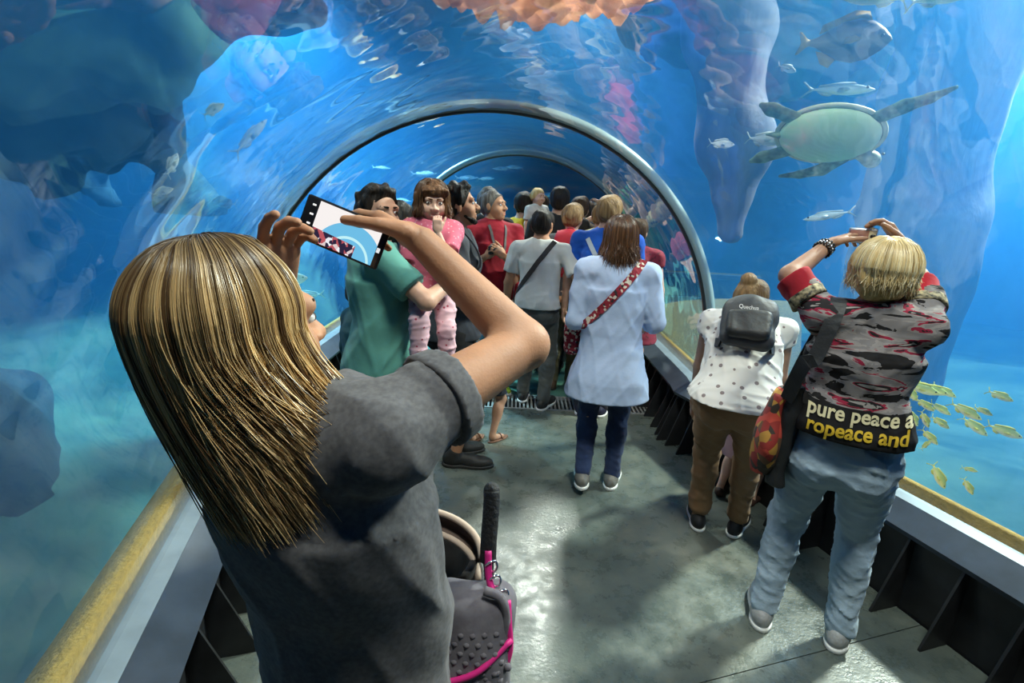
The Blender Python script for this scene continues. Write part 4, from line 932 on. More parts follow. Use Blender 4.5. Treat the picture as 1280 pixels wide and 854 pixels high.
q.make_body(.010, .007, .007, brow=H_LIGHT); q.top(cloth('white_romper', (.62, .6, .58)), 'romper', hem=.42, sleeve=0.74, h=.009, seed=33); q.trousers(cloth('white_leggings', (.55, .53, .5)), 'leggings', h=.010, leg=1.0); q.hair_cap(H_BLOND, vol=.02, nape=-.1, h=.007)
# ------------------------------------------------------------------ things people carry
def to_world(p, P):
    t = math.radians(p.heading); c, q = math.cos(t), math.sin(t); P = np.asarray(P, float)
    return V3(P[0] * c + P[1] * q, -P[0] * q + P[1] * c, P[2]) + p.at
def bvh_of(o): return BVHTree.FromPolygons([v.co[:] for v in o.data.vertices], [f.vertices[:] for f in o.data.polygons])
def on_back(bvh, x, z, off=.004, front=False):
    """point on the garment seen from behind (or from the front) at local x, z"""
    sg = -1 if front else 1
    hit = bvh.ray_cast(Vector((x, -sg * 1.2, z)), Vector((0, sg, 0)))
    if hit[0] is None: return None
    return np.array(hit[0]) + np.array(hit[1]) * off, np.array(hit[1])
def thing_on(p, name, label, cat, at_local, group=None):
    w = to_world(p, at_local); e = empty(name, tuple(w), -math.radians(p.heading)); tag(e, label, cat, group)
    return e, np.asarray(at_local, float)
def strap_across(p, garments, a, b, width, material, parent, base, name='strap', n=9, front=False, thick=.004):
    bv = [bvh_of(g) for g in garments]; pts = []; nr = []
    for t in np.linspace(0, 1, n):
        x, z = a[0] + (b[0] - a[0]) * t, a[1] + (b[1] - a[1]) * t; best = None
        for q in bv:
            h = on_back(q, x, z, .006, front)
            if h is not None and (best is None or (h[0][1] < best[0][1]) != front): best = h
        if best is not None: pts.append(best[0] - base); nr.append(best[1])
    return ribbon(name, pts, nr, width, thick, material, parent, sub=3)
def backpack(p, label, material, dark, w=.24, hgt=.36, d=.13, drop=0.0, logo=None, h=.007, tilt=None):
    M = p.Mc if tilt is None else rot('X', -tilt); back = p.J['chest'] - M[:, 1] * (.072 * p.H * p.w + .02 + d / 2) + M[:, 2] * (.0 - drop)
    e, b = thing_on(p, 'backpack', label, 'backpack', back - M[:, 2] * hgt / 2); c = back - b
    f = Field(); f.box(c, (w / 2, d / 2, hgt / 2), M, rad=.055, k=.03); f.el(c + M @ V3(0, -.02, hgt * .2), (w * .46, d * .55, hgt * .32), M, k=.05); f.wrinkle(.003, 40, 5)
    body = f.obj('pack_body', h, material, e)
    f = Field(); f.box(c + M @ V3(0, -d * .52, -hgt * .16), (w * .40, .030, hgt * .27), M, rad=.028, k=.02); f.wrinkle(.003, 45, 6); f.obj('front_pocket', h, dark, e)
    curve_obj('zip', [c + M @ V3(-w * .42, -d * .50, hgt * .12), c + M @ V3(-w * .2, -d * .62, hgt * .20), c + M @ V3(w * .2, -d * .62, hgt * .20), c + M @ V3(w * .42, -d * .50, hgt * .12)], .0035, MATS['kerb_black'], body)
    curve_obj('grab_handle', [c + M @ V3(-.03, d * .3, hgt * .48), c + M @ V3(-.02, d * .25, hgt * .56), c + M @ V3(.02, d * .25, hgt * .56), c + M @ V3(.03, d * .3, hgt * .48)], .006, dark, e)
    for k, sg in (('R', 1), ('L', -1)):
        sh = p.J['sh' + k] * .62 + p.J['neck'] * .38 - b; r = .05 * p.H
        pts = [c + M @ V3(sg * w * .30, d * .45, hgt * .40), sh + M @ V3(0, -.03, r * .72), sh + M @ V3(0, .03, r * .70), sh + M @ V3(sg * .015, r * 1.45, -.06), sh + M @ V3(sg * .02, r * 1.5, -.16), p.J['chest'] - b + M @ V3(sg * .10 * p.H, .0, -.06), c + M @ V3(sg * w * .45, d * .40, -hgt * .36)]
        ribbon('shoulder_strap', pts, [M @ V3(0, -.3, 1), M @ V3(0, -.2, 1), M @ V3(0, .4, 1), M @ V3(0, 1, .4), M @ V3(0, 1, 0), M @ V3(sg, .2, 0), M @ V3(sg, -.5, 0)], .045, .010, dark, e)
    if logo: text_on(e, body, logo, c + M @ V3(-.01, -d * .5, hgt * .20), .024, mat('logo_white', (.75, .75, .75), .5))
    return e
def text_mesh(s, size, extrude=.0, bold=0.0):
    cu = bpy.data.curves.new('lettering', 'FONT'); cu.body = s; cu.size = size; cu.align_x = 'CENTER'; cu.extrude = extrude; cu.offset = bold; cu.resolution_u = 3
    o = bpy.data.objects.new('lettering_tmp', cu); COL.objects.link(o)
    dg = bpy.context.evaluated_depsgraph_get(); me = bpy.data.meshes.new_from_object(o.evaluated_get(dg)); bpy.data.objects.remove(o); bpy.data.curves.remove(cu)
    return me
def text_on(parent, target, s, pos, size, material, squash=1.0, off=.002, bold=0.0, name='lettering', slope=0.0):
    """flat print laid on the back (-y side) of a part: both in the parent's frame"""
    me = text_mesh(s, size, 0, bold); bm = bmesh.new(); bm.from_mesh(me); bmesh.ops.triangulate(bm, faces=bm.faces)
    bmesh.ops.subdivide_edges(bm, edges=[e for e in bm.edges if e.calc_length() > size * .25], cuts=2)
    bv = bvh_of(target)
    for v in bm.verts:
        x, z = pos[0] + v.co.x * squash, pos[2] + v.co.y + slope * v.co.x; h = on_back(bv, x, z, off)
        v.co = Vector(h[0]) if h is not None else Vector((x, pos[1], z))
    bm.to_mesh(me); bm.free(); return link(name, me, material, parent, smooth=False)

PACK_BLACK = mat('pack_black', (.020, .021, .024), .55, noise=.3, nscale=20, bump=.4, bscale=26); PACK_GREY = mat('pack_charcoal', (.038, .040, .046), .6, bump=.4, bscale=26)
backpack(P12, 'small black daypack on the stooping woman', PACK_GREY, PACK_BLACK, .245, .29, .10, drop=.05, logo='Quechua', h=.006)
backpack(P8, 'red backpack on the youngster in grey', mat('pack_red', (.42, .015, .03), .6, bump=.3, bscale=26), mat('pack_red_dark', (.30, .01, .02), .6), .26, .40, .12)
backpack(P5, 'dark rucksack on the man in profile', PACK_BLACK, PACK_GREY, .28, .44, .15)

# lady's printed lettering, shoulder bag, camera and bracelets
YEL = mat('print_yellow', (.70, .45, .03), .7); CRM = mat('print_cream', (.70, .62, .38), .7)
for s, z, m in (('pure peace a', 1.022, CRM), ('ropeace and', .966, YEL)):
    text_on(P14.root, P14.shirt, s, V3(.012, -.2, z), .070, m, squash=.86, bold=.0016, off=.004, slope=.03)
p = P14
e, b = thing_on(p, 'shoulder_bag', 'patterned red and gold cloth shoulder bag with a wide black strap', 'bag', (-.245, -.03, .70))
BAGM = bpy.data.materials.new('patterned_bag'); N, L = nodes_of(BAGM); tc = N.new('ShaderNodeTexCoord'); vo = N.new('ShaderNodeTexVoronoi'); vo.inputs['Scale'].default_value = 26; L.new(tc.outputs['Object'], vo.inputs['Vector'])
cr = N.new('ShaderNodeValToRGB'); cr.color_ramp.interpolation = 'CONSTANT'; L.new(vo.outputs['Color'], cr.inputs[0]); el = cr.color_ramp.elements; el[0].position = 0; el[0].color = (.25, .02, .015, 1); el[1].position = .35; el[1].color = (.03, .02, .015, 1)
for q, c in ((.5, (.40, .20, .03)), (.62, (.12, .05, .02)), (.75, (.45, .05, .03))): k = el.new(q); k.color = (*c, 1)
L.new(cr.outputs[0], N['Principled BSDF'].inputs['Base Color']); N['Principled BSDF'].inputs['Roughness'].default_value = .8
f = Field(); f.loft((0, 0, 0), np.eye(3), [(0, 0, .02, .045, .10), (.06, 0, .02, .06, .15), (.2, .0, .02, .055, .14), (.34, .02, .01, .035, .09)], k=.02); f.wrinkle(.007, 26, 3); f.obj('bag_body', .007, BAGM, e)
f = Field(); f.loft((.045, -.05, 0), np.eye(3), [(-.02, 0, 0, .03, .035), (.2, .0, 0, .04, .045), (.40, .02, -.01, .03, .03)], k=.02); f.wrinkle(.006, 30, 4); f.obj('draped_cardigan', .007, PACK_BLACK, e)
sh = p.J['shL'] * .75 + p.J['neck'] * .25 - b
ribbon('strap', [V3(.03, .07, .33), sh + V3(-.05, .10, -.16), sh + V3(-.005, .075, .0), sh + V3(.0, .0, .062), sh + V3(.0, -.075, .02), sh + V3(-.035, -.125, -.14), V3(.06, -.14, .50), V3(.03, -.09, .34)], [V3(-.5, .8, 0), V3(-.3, 1, 0), V3(0, 1, .5), V3(0, 0, 1), V3(0, -1, .5), V3(-.2, -1, 0), V3(-.4, -1, 0), V3(-.5, -.8, 0)], .05, .006, PACK_BLACK, e)
SILVER = mat('camera_silver', (.55, .55, .56), .3, .8); CAMBLK = mat('camera_black', (.02, .02, .022), .4)
def compact_camera(label, loc, heading, pitch, size, body_m, screen=True):
    e = empty('camera', loc, 0); e.rotation_euler = (math.radians(pitch), 0, -math.radians(heading)); tag(e, label, 'camera'); s = size / .1
    link('camera_body', box_mesh((0, 0, 0), (.1 * s, .024 * s, .06 * s), .006 * s), body_m, e)
    if screen: link('screen', box_mesh((-.012 * s, -.0125 * s, 0), (.066 * s, .003 * s, .046 * s), .001), mat('camera_screen', (.42, .20, .17), .15), e)
    bm = bmesh.new(); bmesh.ops.create_cone(bm, cap_ends=True, segments=24, radius1=.022 * s, radius2=.019 * s, depth=.022 * s); me = bpy.data.meshes.new('lens'); bm.to_mesh(me); bm.free()
    o = link('lens', me, CAMBLK, e); o.location = (.008 * s, .022 * s, -.002 * s); o.rotation_euler = (math.pi / 2, 0, 0)
    link('shutter_button', box_mesh((.03 * s, 0, .032 * s), (.014 * s, .012 * s, .006 * s), .002), SILVER, e)
    bm = bmesh.new(); bmesh.ops.create_cone(bm, cap_ends=True, segments=16, radius1=.009 * s, radius2=.009 * s, depth=.004 * s); me = bpy.data.meshes.new('dial'); bm.to_mesh(me); bm.free()
    o = link('dial', me, CAMBLK, e); o.location = (.036 * s, -.014 * s, 0); o.rotation_euler = (math.pi / 2, 0, 0)
    return e
compact_camera('small silver camera raised over the blond lady', (1.352, 2.035, 1.642), 28, 8, .095, SILVER)
compact_camera('black camera held by the man in red', (-.175, 4.255, 1.325), 152, 0, .12, CAMBLK)
BEAD = [mat('bead_dark', (.03, .03, .035), .25), mat('bead_silver', (.55, .55, .56), .25, .9)]
w, el_ = P14.J['wrL'], P14.J['elL']; ax = unit(w - el_); M = frame_from(ax)
for i in range(3):
    c = w - ax * (.012 + .014 * i); cw = to_world(P14, c); e = empty('bracelet', tuple(cw), -math.radians(P14.heading)); tag(e, ('dark beaded bracelet nearest the hand', 'silver beaded bracelet between two dark ones', 'dark beaded bracelet nearest the elbow')[i] + ' of the blond lady', 'bracelet', 'bracelets on the raised wrist')
    bm = bmesh.new(); bmesh.ops.create_icosphere(bm, subdivisions=1, radius=.0065); me = bpy.data.meshes.new('bead'); bm.to_mesh(me); bm.free()
    for t in range(16):
        a = 2 * math.pi * t / 16; r = .0305 + .0012 * i; o = link('bead', me, BEAD[i % 2], e); o.location = tuple(M[:, 0] * math.cos(a) * r + M[:, 2] * math.sin(a) * r)

# woven cross strap of the pale blue shirt; straps of others
WOV = bpy.data.materials.new('woven_strap'); N, L = nodes_of(WOV); tc = N.new('ShaderNodeTexCoord'); ck = N.new('ShaderNodeTexVoronoi'); ck.inputs['Scale'].default_value = 75; L.new(tc.outputs['Object'], ck.inputs['Vector'])
cr = N.new('ShaderNodeValToRGB'); cr.color_ramp.interpolation = 'CONSTANT'; L.new(ck.outputs['Color'], cr.inputs[0]); q = cr.color_ramp.elements; q[0].color = (.25, .01, .025, 1); q[1].position = .45; q[1].color = (.65, .58, .48, 1); k = q.new(.62); k.color = (.30, .02, .04, 1); k = q.new(.8); k.color = (.03, .02, .03, 1)
L.new(cr.outputs[0], N['Principled BSDF'].inputs['Base Color']); N['Principled BSDF'].inputs['Roughness'].default_value = .85
e, b = thing_on(P10, 'sling_bag', 'red and white woven sling bag strap across the pale blue shirt', 'bag', (-.25, .10, .86))
strap_across(P10, [P10.shirt], (.135, 1.425), (-.20, 1.0), .045, WOV, e, b, 'woven_strap')
strap_across(P10, [P10.shirt], (.12, 1.42), (-.18, 1.0), .045, WOV, e, b, 'woven_strap', front=True)
f = Field(); f.box((.02, .03, .06), (.05, .09, .10), None, rad=.04); f.wrinkle(.004, 40, 2); f.obj('bag_body', .007, WOV, e)
e, b = thing_on(P7, 'sling_bag', 'dark sling bag worn across the white tee shirt', 'bag', (-.20, .12, .88))
DKS = mat('dark_strap', (.03, .025, .025), .7)
strap_across(P7, [P7.shirt], (.115, 1.425), (-.17, 1.0), .04, DKS, e, b); strap_across(P7, [P7.shirt], (.11, 1.42), (-.16, 1.0), .04, DKS, e, b, front=True)
f = Field(); f.box((.02, .03, .08), (.05, .07, .09), None, rad=.03); f.wrinkle(.004, 40, 2); f.obj('bag_body', .008, mat('red_bag', (.35, .01, .02), .7), e)
e, b = thing_on(P9, 'sling_bag', 'pale sling strap over the bright blue tee shirt', 'bag', (.2, .1, .95))
PALES = mat('pale_strap', (.4, .45, .5), .7); strap_across(P9, [P9.shirt], (-.13, 1.47), (.17, 1.05), .035, PALES, e, b); strap_across(P9, [P9.shirt], (-.12, 1.47), (.16, 1.05), .035, PALES, e, b, front=True)
f = Field(); f.box((.0, .0, .08), (.04, .07, .08), None, rad=.03); f.obj('bag_body', .01, PALES, e)
e, b = thing_on(P6, 'camera_strap', 'grey camera strap round the neck of the man in red', 'strap', (0, .1, 1.3))
for sg in (-1, 1): strap_across(P6, [P6.shirt], (sg * .075, 1.52), (sg * .04, 1.30), .022, mat('grey_strap', (.10, .09, .09), .7), e, b, front=True)

# ------------------------------------------------------------------ the phone
def phone():
    lx = unit(V3(.150, -.030, -.050)); n0 = unit(V3(.05, -.93, .12)); up = unit(np.cross(n0, lx)); up = up if up[2] > 0 else -up; nn = np.cross(lx, up); nn = nn if nn[1] < 0 else -nn
    c = V3(-.292, .862, 1.643)
    e = empty('phone', tuple(c)); tag(e, 'black smartphone held sideways with the tunnel on its bright screen', 'phone')
    R = Matrix((lx.tolist(), (-nn).tolist(), up.tolist())).transposed(); e.rotation_euler = R.to_euler()
    link('phone_body', box_mesh((0, 0, 0), (.156, .0085, .076), .004), mat('phone_black', (.015, .015, .017), .2), e)
    m = bpy.data.materials.new('phone_picture'); N, L = nodes_of(m); N.remove(N['Principled BSDF']); em = N.new('ShaderNodeEmission'); em.inputs[1].default_value = 1.1; L.new(em.outputs[0], N['Material Output'].inputs[0])
    tc = N.new('ShaderNodeTexCoord'); sx = N.new('ShaderNodeSeparateXYZ'); L.new(tc.outputs['Object'], sx.inputs[0])
    def math_(op, a, b=None):
        q = N.new('ShaderNodeMath'); q.operation = op
        for i, v in enumerate((a, b)):
            if v is None: continue
            if isinstance(v, (int, float)): q.inputs[i].default_value = v
            else: L.new(v, q.inputs[i])
        return q.outputs[0]
    def mix(f, a, b):
        x = N.new('ShaderNodeMix'); x.data_type = 'RGBA'
        for k, v in (('Factor', f), ('A', a), ('B', b)):
            if isinstance(v, tuple): x.inputs[k].default_value = (*v, 1)
            else: L.new(v, x.inputs[k])
        return x.outputs['Result']
    X, Z = sx.outputs['X'], sx.outputs['Z']
    r2 = math_('SQRT', math_('ADD', math_('POWER', math_('SUBTRACT', X, .022), 2), math_('POWER', math_('ADD', Z, .045), 2)))
    inside = math_('LESS_THAN', r2, .064); ringm = math_('LESS_THAN', math_('ABSOLUTE', math_('SUBTRACT', r2, .040)), .0022)
    col = mix(inside, (.95, .90, .88), (.16, .52, .80)); col = mix(ringm, col, (.55, .9, .95))
    vo = N.new('ShaderNodeTexVoronoi'); vo.inputs['Scale'].default_value = 150; L.new(tc.outputs['Object'], vo.inputs['Vector'])
    low = math_('LESS_THAN', math_('ADD', Z, math_('MULTIPLY', X, .05)), -.013); left = math_('LESS_THAN', X, .032)
    pr = N.new('ShaderNodeValToRGB'); pr.color_ramp.interpolation = 'CONSTANT'; L.new(vo.outputs['Color'], pr.inputs[0]); q = pr.color_ramp.elements; q[0].color = (.03, .02, .05, 1); q[1].position = .4; q[1].color = (.75, .62, .62, 1); k = q.new(.6); k.color = (.5, .1, .12, 1); k = q.new(.75); k.color = (.85, .85, .9, 1)
    col = mix(math_('MULTIPLY', low, left), col, pr.outputs[0]); L.new(col, em.inputs[0])
    link('screen', box_mesh((.008, -.0046, 0), (.118, .0012, .068)), m, e, smooth=False)
    for i in range(4): link('screen_icon', box_mesh((-.060, -.0047, -.024 + .016 * i), (.006, .001, .003)), mat('icon_white', (.9, .9, .9), .5, emit=.8), e, smooth=False)
    link('shutter_icon', box_mesh((.071, -.0047, -.006), (.006, .001, .008), .0004), MATS['icon_white'], e, smooth=False)
phone()

# ------------------------------------------------------------------ the stroller
def stroller():
    B = V3(-.20, 1.08, 0); e = empty('stroller', tuple(B)); tag(e, 'grey and black stroller with pink piping and foam grips beside the phone filmer', 'stroller')
    L_ = lambda *w: V3(*w) - B
    tube = mat('stroller_tube', (.10, .10, .11), .35, .6); foam = mat('foam_grip', (.018, .018, .02), .65, bump=.5, bscale=120); grey = cloth('stroller_grey', (.15, .14, .16), (.11, .10, .12), nscale=40)
    pink = mat('pink_piping', (.60, .02, .20), .5); beige = mat('beige_trim', (.50, .38, .30), .8); dark = cloth('stroller_dark', (.022, .02, .02), (.03, .026, .025)); chrome = mat('chrome', (.7, .7, .7), .15, 1.0)
    for sx, gx in ((1, -.028), (-1, -.42)):
        g = curve_obj('handle_grip', [L_(gx, .855, 1.015), L_(gx, .862, 1.06), L_(gx + .002, .884, 1.12), L_(gx + .001, .895, 1.147)], .0165, foam, e, 14)
        bm = bmesh.new(); bmesh.ops.create_uvsphere(bm, u_segments=14, v_segments=8, radius=.0165); me = bpy.data.meshes.new('end_cap'); bm.to_mesh(me); bm.free(); o = link('end_cap', me, foam, g); o.location = tuple(L_(gx + .001, .895, 1.147))
        curve_obj('side_tube', [L_(gx, .855, 1.02), L_(gx + .01 * sx, .98, .75), L_(gx + .02 * sx, 1.25, .35), L_(gx + .02 * sx, 1.42, .10)], .011, tube, e, 10)
        curve_obj('rear_leg', [L_(gx + .01 * sx, 1.12, .55), L_(gx + .02 * sx, .95, .10)], .011, tube, e, 10)
        for yy in (.95, 1.42):
            w = empty('wheel', (0, 0, 0)); w.parent = e; w.location = tuple(L_(gx + .03 * sx, yy, .085)); w.rotation_euler = (0, math.pi / 2, 0)
            V, Q = tubes(np.array([[(math.cos(t) * .07, math.sin(t) * .07, 0) for t in np.linspace(0, 2 * math.pi, 25)]]), .015, 8); link('tyre', np_mesh('tyre', V, Q), foam, w)
            bm = bmesh.new(); bmesh.ops.create_cone(bm, cap_ends=True, segments=20, radius1=.058, radius2=.058, depth=.016); me = bpy.data.meshes.new('rim'); bm.to_mesh(me); bm.free(); link('rim', me, tube, w, smooth=False)
    # folded hood: two hoops with beige edges and dark lining
    def hoop(cx, y, z, rx, rz, tilt): return [L_(cx + rx * math.cos(t), y + math.sin(t) * rz * math.sin(tilt), z + math.sin(t) * rz * math.cos(tilt)) for t in np.linspace(0, math.pi, 15)]
    h1 = hoop(-.20, .93, .96, .155, .10, .95); h2 = hoop(-.20, .915, .915, .15, .10, .9)
    for hh in (h1, h2): curve_obj('hood_hoop', hh, .0075, beige, e, 8, sub=2)
    V = []; 
    for a, b in zip(h1, h2):
        for t in np.linspace(0, 1, 5): V.append(a * (1 - t) + b * t + V3(0, .03, -.012) * math.sin(t * math.pi))
    V = np.array(V); n = len(h1); F = [(i * 5 + j, i * 5 + j + 1, i * 5 + 6 + j, i * 5 + 5 + j) for i in range(n - 1) for j in range(4)]
    o = link('hood_lining', mesh_of('hood_lining', V, F), mat('hood_brown', (.09, .06, .05), .85), e); md = o.modifiers.new('thickness', 'SOLIDIFY'); md.thickness = .006
    f = Field(); f.loft(L_(-.20, .97, 0), np.eye(3), [(.42, 0, .15, .15, .20), (.60, 0, .10, .165, .22), (.85, 0, .02, .16, .15), (.95, 0, -.02, .15, .10)], k=.03); f.el(L_(-.20, .96, .93), (.125, .11, .16), k=.03, sub=True); f.obj('seat_shell', .010, dark, e)
    f = Field(); f.loft(L_(-.20, 1.22, 0), np.eye(3), [(.40, 0, 0, .14, .18), (.47, 0, 0, .15, .20)], k=.02); f.obj('leg_rest', .012, grey, e)
    # quilted bag hung from the grips
    f = Field(); f.box(L_(-.055, .80, .86), (.080, .05, .125), rot('X', -12), rad=.04, k=.02); f.wrinkle(.005, 30, 8); bag = f.obj('quilted_bag', .006, grey, e)
    bv = bvh_of(bag); bm = bmesh.new()
    cells = 0
    for i in range(7):
        for j in range(10):
            x = L_(-.125, 0, 0)[0] + i * .022 + (j % 2) * .011; z = .77 + j * .017; h = on_back(bv, x, z, -.0045)
            if h is None: continue
            bmesh.ops.create_icosphere(bm, subdivisions=1, radius=.0085, matrix=Matrix.Translation(h[0])); cells += 1
    me = bpy.data.meshes.new('quilting'); bm.to_mesh(me); bm.free(); o = link('quilting', me, grey, bag); o['kind'] = 'stuff'
    curve_obj('piping', [L_(-.12, .742, .835), L_(-.08, .738, .842), L_(-.03, .742, .866), L_(.025, .775, .905)], .006, pink, bag, 8)
    curve_obj('pink_strap', [L_(-.028, .845, 1.045), L_(-.024, .825, 1.0), L_(-.012, .81, .975), L_(.012, .80, .955)], .007, pink, e, 8)
    curve_obj('pink_strap', [L_(.014, .80, .97), L_(.018, .785, .93), L_(.022, .775, .88), L_(.008, .765, .83), L_(-.005, .76, .79)], .007, pink, e, 8)
    curve_obj('grey_strap', [L_(-.03, .80, .99), L_(.0, .79, .985), L_(.012, .785, .95), L_(.010, .78, .89)], .009, grey, e, 8)
    for c in ((-.020, .832, 1.02), (-.012, .822, .995), (.004, .812, .972)):
        V, Q = tubes(np.array([[(math.cos(t) * .011, .004 * math.sin(2 * t), math.sin(t) * .011) for t in np.linspace(0, 2 * math.pi, 17)]]), .0022, 6); o = link('ring_clip', np_mesh('ring_clip', V, Q), chrome, e); o.location = tuple(L_(*c))
    for i in range(5):
        bm = bmesh.new(); bmesh.ops.create_uvsphere(bm, u_segments=10, v_segments=6, radius=.0075); me = bpy.data.meshes.new('pompom'); bm.to_mesh(me); bm.free(); o = link('pompom', me, grey, bag); o.location = tuple(L_(-.06 + i * .02, .738 + .004 * i, .826 + .009 * i))
stroller()

# ------------------------------------------------------------------ the tank's inhabitants
def fish_mats(name, back, side, belly, fin):
    m = bpy.data.materials.new(name); N, L = nodes_of(m); b = N['Principled BSDF']; b.inputs['Roughness'].default_value = .35
    tc = N.new('ShaderNodeTexCoord'); sx = N.new('ShaderNodeSeparateXYZ'); L.new(tc.outputs['Object'], sx.inputs[0]); mr = N.new('ShaderNodeMapRange'); mr.inputs['From Min'].default_value = -.16; mr.inputs['From Max'].default_value = .16; L.new(sx.outputs['Z'], mr.inputs['Value'])
    nz = N.new('ShaderNodeTexNoise'); nz.inputs['Scale'].default_value = 9; L.new(tc.outputs['Object'], nz.inputs['Vector']); ad = N.new('ShaderNodeMath'); ad.operation = 'MULTIPLY_ADD'; L.new(nz.outputs[0], ad.inputs[0]); ad.inputs[1].default_value = .22; L.new(mr.outputs[0], ad.inputs[2])
    r = N.new('ShaderNodeValToRGB'); L.new(ad.outputs[0], r.inputs[0]); e = r.color_ramp.elements; e[0].position = .25; e[0].color = (*belly, 1); e[1].position = .9; e[1].color = (*back, 1); k = e.new(.58); k.color = (*side, 1)
    L.new(r.outputs[0], b.inputs['Base Color']); return m, mat(name + '_fin', fin, .5, noise=.3, nscale=30, stretch=(1, 1, 4))
def fin_mesh(name, outline, th=.006):
    n = len(outline); V = [(x, -th, z) for x, z in outline] + [(x, th, z) for x, z in outline]
    return fix(mesh_of(name, V, [tuple(range(n)), tuple(range(n, 2 * n))] + [(i, (i + 1) % n, (i + 1) % n + n, i + n) for i in range(n)]))
def fish_kit(hgt=.30, wid=.14, nose=.0, belly=1.0, bend=.0, tail=.17, fork=.10):
    """unit-length fish, head towards +x: shared part meshes"""
    ts = np.array([0, .03, .10, .22, .38, .55, .70, .82, .88]); prof = np.array([.02, .20, .50, .84, 1.0, .86, .52, .22, .16]); V = []; F = []; S = 14
    for t, q in zip(ts, prof):
        x = .5 - t
        for j in range(S):
            a = 2 * math.pi * j / S; z = math.sin(a); z = z if z > 0 else z * belly
            V.append((x, math.cos(a) * wid / 2 * q ** .8 + bend * math.sin(t * 5), z * hgt / 2 * q + nose * (1 - t)))
    for i in range(len(ts) - 1):
        for j in range(S): F.append((i * S + j, i * S + (j + 1) % S, i * S + S + (j + 1) % S, i * S + S + j))
    F += [tuple(range(S)), tuple(range(len(V) - S, len(V)))]
    K = {'body': fix(mesh_of('fish_body', V, F))}; h = hgt / 2
    K['tail_fin'] = fin_mesh('tail_fin', [(-.36, .02), (-.42, .05), (-.50, tail), (-.53, tail * .98), (-.50 + fork * .9, 0), (-.53, -tail * .98), (-.50, -tail), (-.42, -.05), (-.36, -.02)])
    K['dorsal_fin'] = fin_mesh('dorsal_fin', [(.26, h * .80), (.20, h * 1.28), (.05, h * 1.36), (-.15, h * 1.0), (-.28, h * .78), (-.30, h * .36), (-.05, h * .78), (.12, h * .9)])
    K['anal_fin'] = fin_mesh('anal_fin', [(-.05, -h * .75 * belly), (-.12, -h * 1.2), (-.22, -h * 1.0), (-.30, -h * .40), (-.18, -h * .5)])
    K['pectoral_fin'] = fin_mesh('pectoral_fin', [(.18, -.02), (.10, .03), (.0, .01), (-.02, -.05), (.08, -.06)])
    bm = bmesh.new(); bmesh.ops.create_icosphere(bm, subdivisions=2, radius=.022); me = bpy.data.meshes.new('fish_eye'); bm.to_mesh(me); bm.free(); K['eye'] = me
    return K, wid
FEYE = mat('fish_eye', (.01, .01, .01), .1)
def fish(name, kit, mats, loc, size, yaw, pitch, label, group=None, roll=0):
    K, wid = kit; e = empty(name, loc); e.rotation_euler = (math.radians(roll), -math.radians(pitch), math.radians(yaw)); e.scale = (size,) * 3; tag(e, label, 'fish', group)
    for k in ('body', 'tail_fin', 'dorsal_fin', 'anal_fin'): o = link(k, K[k], None, e); (o.data.materials.append(mats[0] if k == 'body' else mats[1]) if not o.data.materials else None)
    for s in (-1, 1):
        o = link('pectoral_fin', K['pectoral_fin'], mats[1], e); o.location = (0, s * wid * .5, 0); o.rotation_euler = (0, 0, s * .4); o = link('eye', K['eye'], FEYE, e); o.location = (.385, s * wid * .26, .03)
    return e
SN_K = fish_kit(.30, .13); SN_M = fish_mats('snapper', (.38, .48, .12), (.74, .74, .28), (.74, .76, .74), (.72, .70, .12))
rng = random.Random(7)
school = [((2.37, 2.891, 0.807), -31.7, -20, 0.176),
    ((2.348, 2.876, 0.694), -43.7, -35, 0.146),
    ((2.274, 2.725, 0.769), -35.5, -45, 0.128),
    ((2.403, 2.814, 0.766), -41.1, -8, 0.193),
    ((2.495, 2.843, 0.75), -30.8, -8, 0.174),
    ((2.583, 2.854, 0.74), -32.6, -22, 0.134),
    ((2.298, 2.632, 0.73), -23.9, -30, 0.115),
    ((2.596, 2.861, 0.625), -35.6, -25, 0.125),
    ((2.429, 2.839, 0.569), -20.0, -55, 0.125),
    ((2.208, 2.504, 0.696), -29.0, -60, 0.101),
    ((2.492, 2.722, 0.593), -19.6, -30, 0.12),
    ((2.297, 2.684, 0.521), -42.3, -50, 0.109),
    ((2.358, 2.614, 0.548), -32.2, -40, 0.116),
    ((2.343, 2.603, 0.504), -19.2, 60, 0.077),
    ((2.492, 2.591, 0.719), -39.7, -22, 0.16),
    ((2.661, 2.665, 0.696), -28.0, -20, 0.097),
    ((2.789, 2.817, 0.539), -29.7, -32, 0.166),
    ((2.641, 2.58, 0.819), -20.0, -18, 0.13),
    ((2.77, 2.624, 0.598), -27.1, -14, 0.174),
    ((2.409, 2.548, 0.344), -39.9, -58, 0.154),
    ((2.67, 2.648, 0.34), -24.4, -5, 0.08),
    ((2.459, 2.419, 0.359), -33.1, -55, 0.101)]
odd = {17: 'snapper swimming ahead of the school, highest of those out in front', 18: 'large snapper at the front edge of the school', 19: 'snapper diving steeply under the school towards the sand ledge', 20: 'tiny snapper hovering under the school near the sea bed', 21: 'lowest snapper of the school, tail up beside the sand ledge', 13: 'small dark-sided snapper rising nose up under the school', 0: 'snapper at the top of the dense end of the school'}
for i, (loc, yaw, pitch, sz) in enumerate(school):
    fish('snapper', SN_K, SN_M, loc, sz, yaw, pitch, odd.get(i, 'yellow-striped silver snapper in the dense school over the sea bed'), 'school of snappers beside the kerb')
SI_K = fish_kit(.34, .12); SI_M = fish_mats('silver_fish', (.40, .46, .46), (.66, .72, .74), (.85, .88, .88), (.55, .62, .62))
SL_K = fish_kit(.17, .11, tail=.12); SL_M = fish_mats('slender_fish', (.30, .48, .55), (.62, .76, .80), (.85, .9, .9), (.5, .65, .7))
